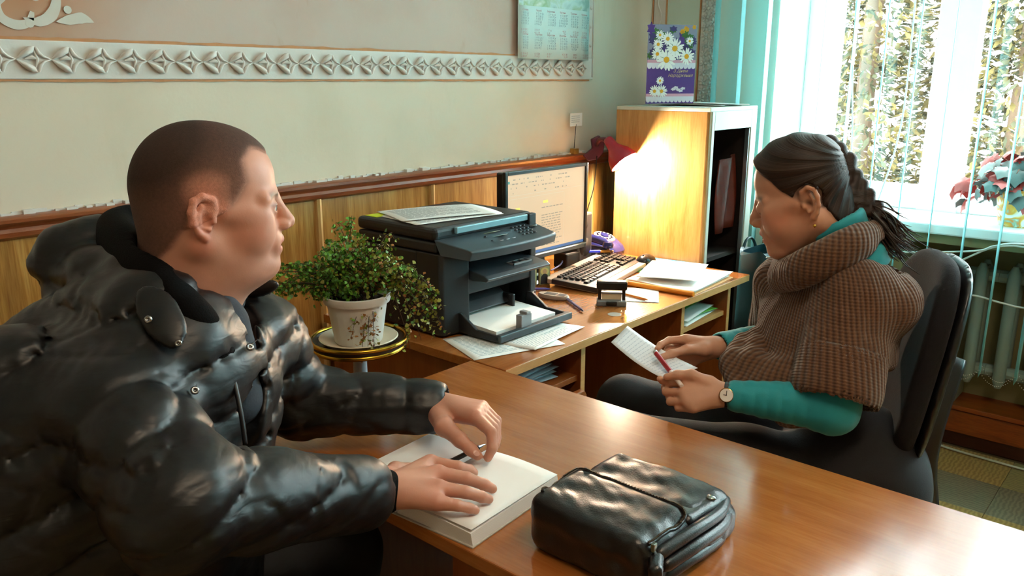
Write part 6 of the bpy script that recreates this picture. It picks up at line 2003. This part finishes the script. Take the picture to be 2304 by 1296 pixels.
# ------------------------------------------------------------------ office chair
M_FAB = mat('chair_fabric', '19181b', .95, var=.12, vscale=60, bmp=.35, bscale=350, sheen=.04, spec=.2)
M_CPL = mat('chair_plastic', '141416', .35)
ch = thing('office_chair', 'charcoal fabric office chair with a rounded tall backrest', 'chair', (1.72, .46, 0))
cdir = A(-.46, .888, 0); cleft = A(-.888, -.46, 0)
bc_ = at(2072, 770, 1.735)
btop, bbot = at(2092, 590, 1.745), at(2020, 1010, 1.70)
bup = (btop - bbot); bup = A(bup @ cdir * cdir[0], bup @ cdir * cdir[1], bup[2]); bup /= np.linalg.norm(bup)
bn_ = np.cross(cleft, bup); CR = np.stack([bn_, cleft, bup], 1)
H2 = np.linalg.norm(btop - bbot) / 2 + .02
bcen = (btop + bbot) / 2
def back_ev(off, thick, grow):
    def f(P, bc=None, br=None):
        q = (P - bcen) @ CR
        x = q[:, 0] + 1.1 * q[:, 1] ** 2 * -.6 + off
        z = q[:, 2]
        w = (.188 + grow) * np.sqrt(np.clip(1 - (np.abs(z) / (H2 + .03)) ** 3.2, .0, 1))
        e = np.sqrt((q[:, 1] / (.188 + grow)) ** 2 * 1.0 + 1e-9)
        r = (np.abs(q[:, 1] / (.188 + grow)) ** 3 + np.abs(z / (H2 + grow)) ** 3) ** (1 / 3)
        dx = np.abs(x) - thick * (1 - .35 * r)
        return smax((r - 1) * .17, dx, .022)
    return f
v_, f_ = mesh_field(back_ev(0, .032, 0), bcen - .32, bcen + .32, .006)
np_mesh('backrest', v_, f_, M_FAB, ch, smooth_it=1)
v_, f_ = mesh_field(back_ev(-.034, .014, .002) if (bn_ @ cdir) < 0 else back_ev(.034, .014, .002), bcen - .33, bcen + .33, .006)
np_mesh('back_shell', v_, f_, M_CPL, ch, smooth_it=1)
seatc = whip + A(0, 0, -.155) + cdir * .10
s_ = Field(); s_.rbox(seatc, (.21, .22, .038), .035, np.stack([cdir, cleft, A(0, 0, 1)], 1))
v_, f_ = mesh_field(s_.ev, seatc - A(.36, .36, .08), seatc + A(.36, .36, .08), .008); np_mesh('seat', v_, f_, M_FAB, ch, smooth_it=1)
bk0 = bbot - cdir * .05
MB().tube(spline([tuple(seatc + A(0, 0, -.06) - cdir * .10), tuple(seatc + A(0, 0, -.06) - cdir * .27), tuple(bk0 + A(0, 0, -.02)), tuple(bcen - cdir * .075)], 6), .018, 8, flat=1.6).build('back_bracket', M_CPL, ch, world=True, smooth=True)
kn_ = at(1985, 1030, 1.70)
MB().tube([tuple(kn_ - cleft * .02), tuple(kn_ + cleft * .03)], [.022, .020], 12).build('tilt_knob', M_CPL, ch, world=True, smooth='auto')
sc2 = seatc
MB().tube([(sc2[0], sc2[1], .10), (sc2[0], sc2[1], sc2[2] - .04)], .028, 12).build('gas_lift', M_CPL, ch, world=True, smooth='auto')
for i in range(5):
    a_ = 2 * math.pi * i / 5 + .3; ex, ey = sc2[0] + .24 * math.cos(a_), sc2[1] + .24 * math.sin(a_)
    lg = MB().tube([(sc2[0], sc2[1], .105), (ex, ey, .07)], [.024, .015], 8).build('leg', M_CPL, ch, world=True, smooth='auto')
    MB().lathe([(.0, -.012), (.022, -.012), (.026, 0), (.022, .012), (.0, .012)], 14, M=frame((ex, ey, .027), (math.cos(a_), math.sin(a_), 0), (0, 0, 1), (math.sin(a_), -math.cos(a_), 0))).build('castor', M_CPL, lg, world=True, smooth='auto')
# ------------------------------------------------------------------ open notebook
nb = thing('notebook', 'thick open notebook with blank white pages under the man\'s hands', 'notebook', (.85, .895, DT), (0, 0, math.radians(4)))
M_PAGE = mat('page_white', 'f3f1ef', .75, var=.02)
M_PEDGE, nt, b = new_mat('page_edges')
wv = nt.nodes.new('ShaderNodeTexWave'); wv.wave_type = 'BANDS'; wv.bands_direction = 'Z'; wv.inputs['Scale'].default_value = 260; wv.inputs['Distortion'].default_value = 2
nt.links.new(coord(nt), wv.inputs['Vector']); nt.links.new(ramp(nt, wv.outputs['Fac'], [(.2, 'c6bfb8'), (.8, 'efebe6')]), b.inputs['Base Color']); b.inputs['Roughness'].default_value = .8
def halfbook(sg, w, th, name):
    """cross section in y (away from the spine) by z, pushed along x"""
    n = 16; prof = []
    for i in range(n + 1):
        t = i / n
        prof.append((sg * (.002 + w * t), .006 + th * (math.sin(min(1, t * 3.2) * math.pi / 2)) * (1 - .10 * t) + .003 * math.sin(t * 3.0)))
    X0, X1 = -.112, .112
    mb = MB(); vs = []; fs = []
    for X in (X0, X1):
        vs += [(X, y, z) for y, z in prof] + [(X, y + (.004 * sg if abs(y) > w * .9 else 0), .003) for y, z in prof]
    m = n + 1
    for i in range(n):
        fs.append((i, i + 1, 2 * m + i + 1, 2 * m + i)); mi_top = len(fs)
    top = len(fs)
    for i in range(n):
        fs.append((i + 1, i, m + i, m + i + 1)); fs.append((2 * m + i, 2 * m + i + 1, 3 * m + i + 1, 3 * m + i))
    fs.append((n, m + n, 3 * m + n, 2 * m + n)); fs.append((0, 2 * m, 3 * m, m))
    mb.add(vs, fs); mb.m = [0] * top + [1] * (len(fs) - top)
    return mb.build(name, [M_PAGE, M_PEDGE], nb, smooth='auto', angle=.8)
halfbook(-1, .150, .017, 'page_block'); halfbook(1, .135, .012, 'page_block')
for sg, w in ((-1, .158), (1, .142)):
    bx('cover', -.115, .115, min(0, sg * w), max(0, sg * w), .0, .003, mat('cover_board', 'b9b3a8', .7, var=.2, vscale=200), nb, .0008)
mb = MB(); mb.grid(lambda u, v: (-.111 + .222 * u, -.003 - .150 * v, .0240 + .004 * math.sin(v * 3.0 + .3) + .004 * (v ** 3) * (1 - u) + .0008), 10, 12)
mb.build('loose_page', M_PAGE, nb, smooth=True, solid=.0005)
pen('ballpoint_pen', 'black ballpoint pen lying in the notebook gutter under the man\'s hand', (.82, .900, .766), (.962, .905, .764), mat('pen_black', '141414', .3), mat('pen_chrome', 'b9bcc0', .2, 1.0), .0045)

# ------------------------------------------------------------------ leather bag
M_LEA, nt, b = new_mat('black_leather')
b.inputs['Base Color'].default_value = lin('0e0c0c'); b.inputs['Roughness'].default_value = .34; b.inputs['Specular IOR Level'].default_value = .6
vv = coord(nt); vo = nt.nodes.new('ShaderNodeTexVoronoi'); vo.inputs['Scale'].default_value = 420; nt.links.new(vv, vo.inputs['Vector'])
bump(nt, b, vo.outputs['Distance'], .25, .0008)
bag = thing('leather_bag', 'black leather messenger bag with zip pocket lying on the front desk', 'bag', (.94, .58, DT))
BG = Field()
BG.rbox((.945, .578, .768), (.118, .104, .040), .024, None, .01)
BG.rbox((.888, .582, .797), (.062, .095, .020), .016, None, .012)
BG.rbox((1.010, .560, .752), (.060, .092, .024), .020, None, .03)
bag_ev = lambda P, bc=None, br=None: BG.ev(P, bc, br) - .0035 * wob(P, 45, 12) - .0014 * wob(P, 120, 2)
v_, f_ = mesh_field(bag_ev, (.78, .44, .722), (1.11, .71, .85), .0034)
v_[:, 2] = np.maximum(v_[:, 2], .7305)
bb_ = np_mesh('bag_body', v_, f_, M_LEA, bag, smooth_it=1)
fl = Field(); fl.rbox((.985, .560, .795), (.052, .085, .010), .0095, np.array(Matrix.Rotation(.10, 3, 'Y')), .005)
fl_ev = lambda P, bc=None, br=None: fl.ev(P, bc, br) - .003 * wob(P, 50, 3)
v_, f_ = mesh_field(fl_ev, (.90, .45, .765), (1.07, .67, .83), .0034); np_mesh('flap', v_, f_, M_LEA, bag, smooth_it=1)
M_ZIP = mat('zip_brass', '6a5c4c', .35, .8)
zl = [(.846, .664, .809), (.862, .674, .815), (.90, .680, .818), (.938, .672, .818), (.948, .655, .818), (.950, .60, .819), (.947, .52, .818), (.940, .490, .817), (.925, .483, .815), (.88, .485, .814), (.845, .487, .812)]
P_ = spline(zl, 8)
for p in P_:
    z = .86
    while z > .74 and bag_ev(np.array([[p.x, p.y, z], [p.x, p.y, z]]))[0] > .001: z -= .0012
    p.z = z
mb = MB(); mb.tube(P_, .0028, 6); mb.build('zip_piping', M_LEA, bb_, world=True, smooth=True)
mb = MB()
for i in range(0, len(P_) - 1):
    for s in (.0, .5):
        p = P_[i].lerp(P_[i + 1], s) + Vector((0, 0, .0022)); mb.box(p.x - .0012, p.x + .0012, p.y - .0012, p.y + .0012, p.z, p.z + .0018)
mb.build('zip_teeth', M_ZIP, bb_, world=True, kind='stuff')
for i, (y, z, r) in enumerate(((.470, .792, .009), (.466, .772, .010), (.470, .750, .009))):
    MB().tube(spline([(.850 + .01 * i, y + .008, z), (.93, y - .002, z + .004), (1.01, y, z - .004), (1.055, y + .014, z - .006)], 6), [r * .7] + [r] * 17 + [r * .6], 10).build('gusset_fold', M_LEA, bb_, world=True, smooth=True)
lp_ = Field(); lp_.rbox((.838, .470, .768), (.022, .010, .030), .009, np.array(Matrix.Rotation(.5, 3, 'Z')), .006); lp_.rbox((.838, .470, .768), (.013, .03, .020), .006, np.array(Matrix.Rotation(.5, 3, 'Z')), .003, 's')
v_, f_ = mesh_field(lp_.ev, (.80, .43, .725), (.88, .51, .81), .003); np_mesh('strap_loop', v_, f_, M_LEA, bag)
M_RIV = mat('rivet_steel', '9fa8a4', .2, 1.0)
for (x, y, z) in ((1.012, .635, .803), (1.015, .487, .803)):
    MB().lathe([(.0, .004), (.006, .003), (.008, 0), (.0, -.001)], 14, M=Matrix.Translation((x, y, z))).build('rivet', M_RIV, bag, world=True, smooth=True)
MB().box(.842, .850, .476, .482, .800, .812).build('zip_pull', M_RIV, bag, world=True, bevel=.001)
MB().tube([(.846, .478, .80), (.840, .470, .785), (.837, .468, .765)], .0028, 8, flat=.5).build('pull_tab', M_LEA, bag, world=True, smooth=True)

bag.location.x -= .028; bag.location.y -= .006

# ------------------------------------------------------------------ plant stand, pot, fern
PX, PY, PZ = 1.098, 1.428, .806
M_GOLD = mat('gilt_metal', 'b8912f', .22, 1.0)
ps = thing('plant_stand', 'round gilt rimmed plant stand on a pale post', 'plant stand', (PX, PY, 0))
MB().lathe([(.0, PZ - .012), (.090, PZ - .012), (.104, PZ - .004), (.110, PZ + .004), (.111, PZ + .012), (.106, PZ + .014), (.102, PZ + .006), (.095, PZ - .001), (.0, PZ - .001)], 48).build('tray', mat('tray_dark', '2a1c10', .4), ps, smooth='auto')
mb = MB(); mb.tube([(.1085 * math.cos(a), .1085 * math.sin(a), PZ + .012) for a in [2 * math.pi * i / 48 for i in range(49)]], .0052, 8); mb.tube([(.103 * math.cos(a), .103 * math.sin(a), PZ - .005) for a in [2 * math.pi * i / 48 for i in range(49)]], .006, 8)
mb.build('gilt_rim', M_GOLD, ps, smooth=True)
MB().tube([(0, 0, .03), (0, 0, PZ - .012)], .016, 16).build('post', mat('post_pale', 'b9bec4', .35), ps, smooth='auto')
MB().lathe([(.0, 0), (.13, .0), (.132, .008), (.10, .02), (.02, .035), (.0, .035)], 32).build('base', M_GOLD, ps, smooth='auto')
so = MB().lathe([(.0, 0), (.062, .0), (.078, .006), (.090, .016), (.088, .018), (.074, .010), (.06, .004), (.0, .004)], 40).build('saucer', mat('saucer_cream', 'd9cdb4', .4, var=.08), smooth='auto')
so.location = (PX, PY, PZ - .0005); tag(so, 'cream saucer under the fern pot', 'saucer')
fern = thing('potted_fern', 'maidenhair fern in a white fluted pot on the gilt stand', 'plant', (PX, PY, PZ + .0045))
flute = lambda a, z: 1 + (.018 * abs(math.sin(a * 12)) if z < .092 else 0)
MB().lathe([(.0, .0), (.050, .0), (.053, .004), (.066, .090), (.067, .094), (.074, .095), (.077, .104), (.077, .112), (.072, .113), (.068, .104), (.064, .098), (.0, .097)], 72, flute=flute).build('pot', mat('pot_white', 'dcdad4', .35, var=.03), fern, smooth='auto')
MB().lathe([(.0, .099), (.04, .103), (.066, .098), (.0, .094)], 24).build('soil', mat('soil', '2c1d12', .95, bmp=.8, bscale=120), fern, smooth=True)
M_FG = [mat('fern_green', '63a02e', .5, var=.25, vscale=20), mat('fern_dark', '44782a', .5, var=.25, vscale=20), mat('fern_yellow', '8a8f34', .5, var=.25, vscale=20), mat('fern_dry', '9a6a34', .6, var=.25, vscale=20)]
M_FST = mat('fern_stem', '3a2414', .5)
rs = random.Random(21)
rtv = Vector((_r.x, _r.y, 0)); awv = Vector((_f.x, _f.y, 0)).normalized()
def frond(tip, base, lift, n, mats_w, ls, idx, bushy=1.0):
    base, tip = Vector(base), Vector(tip)
    mid1 = base.lerp(tip, .35) + Vector((0, 0, lift)); mid2 = base.lerp(tip, .75) + Vector((0, 0, lift * .8))
    P = bez(base, mid1, mid2, tip, 14)
    mb = MB(); mb.tube(P, [.0011] * 7 + [.0008] * 4 + [.0005] * 3, 4, 4)
    for k in range(n):
        t = .22 + .78 * k / n; i = min(12, int(t * 13)); p = P[i].lerp(P[i + 1], t * 13 - i)
        d = (P[i + 1] - P[i]).normalized(); sd_ = d.cross(Vector((rs.uniform(-.4, .4), rs.uniform(-.4, .4), 1))).normalized() * (1 if k % 2 else -1)
        L = .034 * (1 - .55 * t) * rs.uniform(.6, 1.2) * bushy
        tw = [p + sd_ * L * s + Vector((0, 0, -.008 * s * s)) for s in (0, .5, 1)]
        mb.tube(tw, .0004, 3, 4)
        for s in (.3, .6, .85, 1.08):
            q = p + sd_ * L * s + Vector((rs.gauss(0, .003), rs.gauss(0, .003), -.010 * s * s + rs.gauss(0, .003)))
            s_ = ls * rs.uniform(.7, 1.25)
            ax_ = Vector((rs.gauss(0, 1), rs.gauss(0, 1), rs.gauss(0, 1) - .4)).normalized(); bx_ = ax_.cross(Vector((rs.gauss(0, 1), rs.gauss(0, 1), rs.gauss(0, 1)))).normalized()
            mi = rs.choices(range(4), mats_w)[0]
            mb.add([q, q + ax_ * s_ * .75 + bx_ * s_ * .62, q + ax_ * s_ * 1.12 + bx_ * s_ * .25, q + ax_ * s_ * 1.12 - bx_ * s_ * .25, q + ax_ * s_ * .75 - bx_ * s_ * .62], [(0, 1, 2, 3, 4)], mi)
    return mb.build('frond', M_FG + [M_FST], fern)
for i in range(74):
    a = rs.uniform(0, 2 * math.pi); b0 = (.035 * math.cos(a), .035 * math.sin(a), .10)
    u = rs.gauss(-.25, .55); u = max(-1, min(1, u))
    R_ = rs.uniform(.07, .185); vert = rs.uniform(.02, .165)
    dep = rs.uniform(-.09, .08)
    tip = rtv * u * .185 + awv * dep + Vector((0, 0, .10 + vert * 1.2 * (1 - .5 * abs(u)) - .015 * abs(u)))
    frond(tip, b0, rs.uniform(.02, .06), rs.randint(12, 17), (5, 4, 1.2, .2) if u < .1 else (2.5, 2, 4, 1), .0072, i)
for (u, z, d) in ((.20, .085, -.04), (.19, .06, -.05), (.205, .03, -.05), (.17, .10, -.03), (.15, .02, -.06), (.125, .0, -.06), (.19, .12, -.03), (.10, .19, -.02), (.14, .17, -.03), (.06, .20, 0), (.16, .055, -.06), (.18, .02, -.045)):
    frond(rtv * u + awv * d + Vector((0, 0, z)), (.03, -.01, .10), .115 if z < .12 else .06, 18, (1.5, 1.5, 5, 1.2), .0072, 0, .75)
for (u, z) in ((.02, -.02), (.035, .0), (.05, .01), (.0, .03)):
    frond(rtv * u + awv * -.085 + Vector((0, 0, z)), (.02, -.03, .10), .05, 12, (.3, .2, 2, 5), .0065, 0, .5)
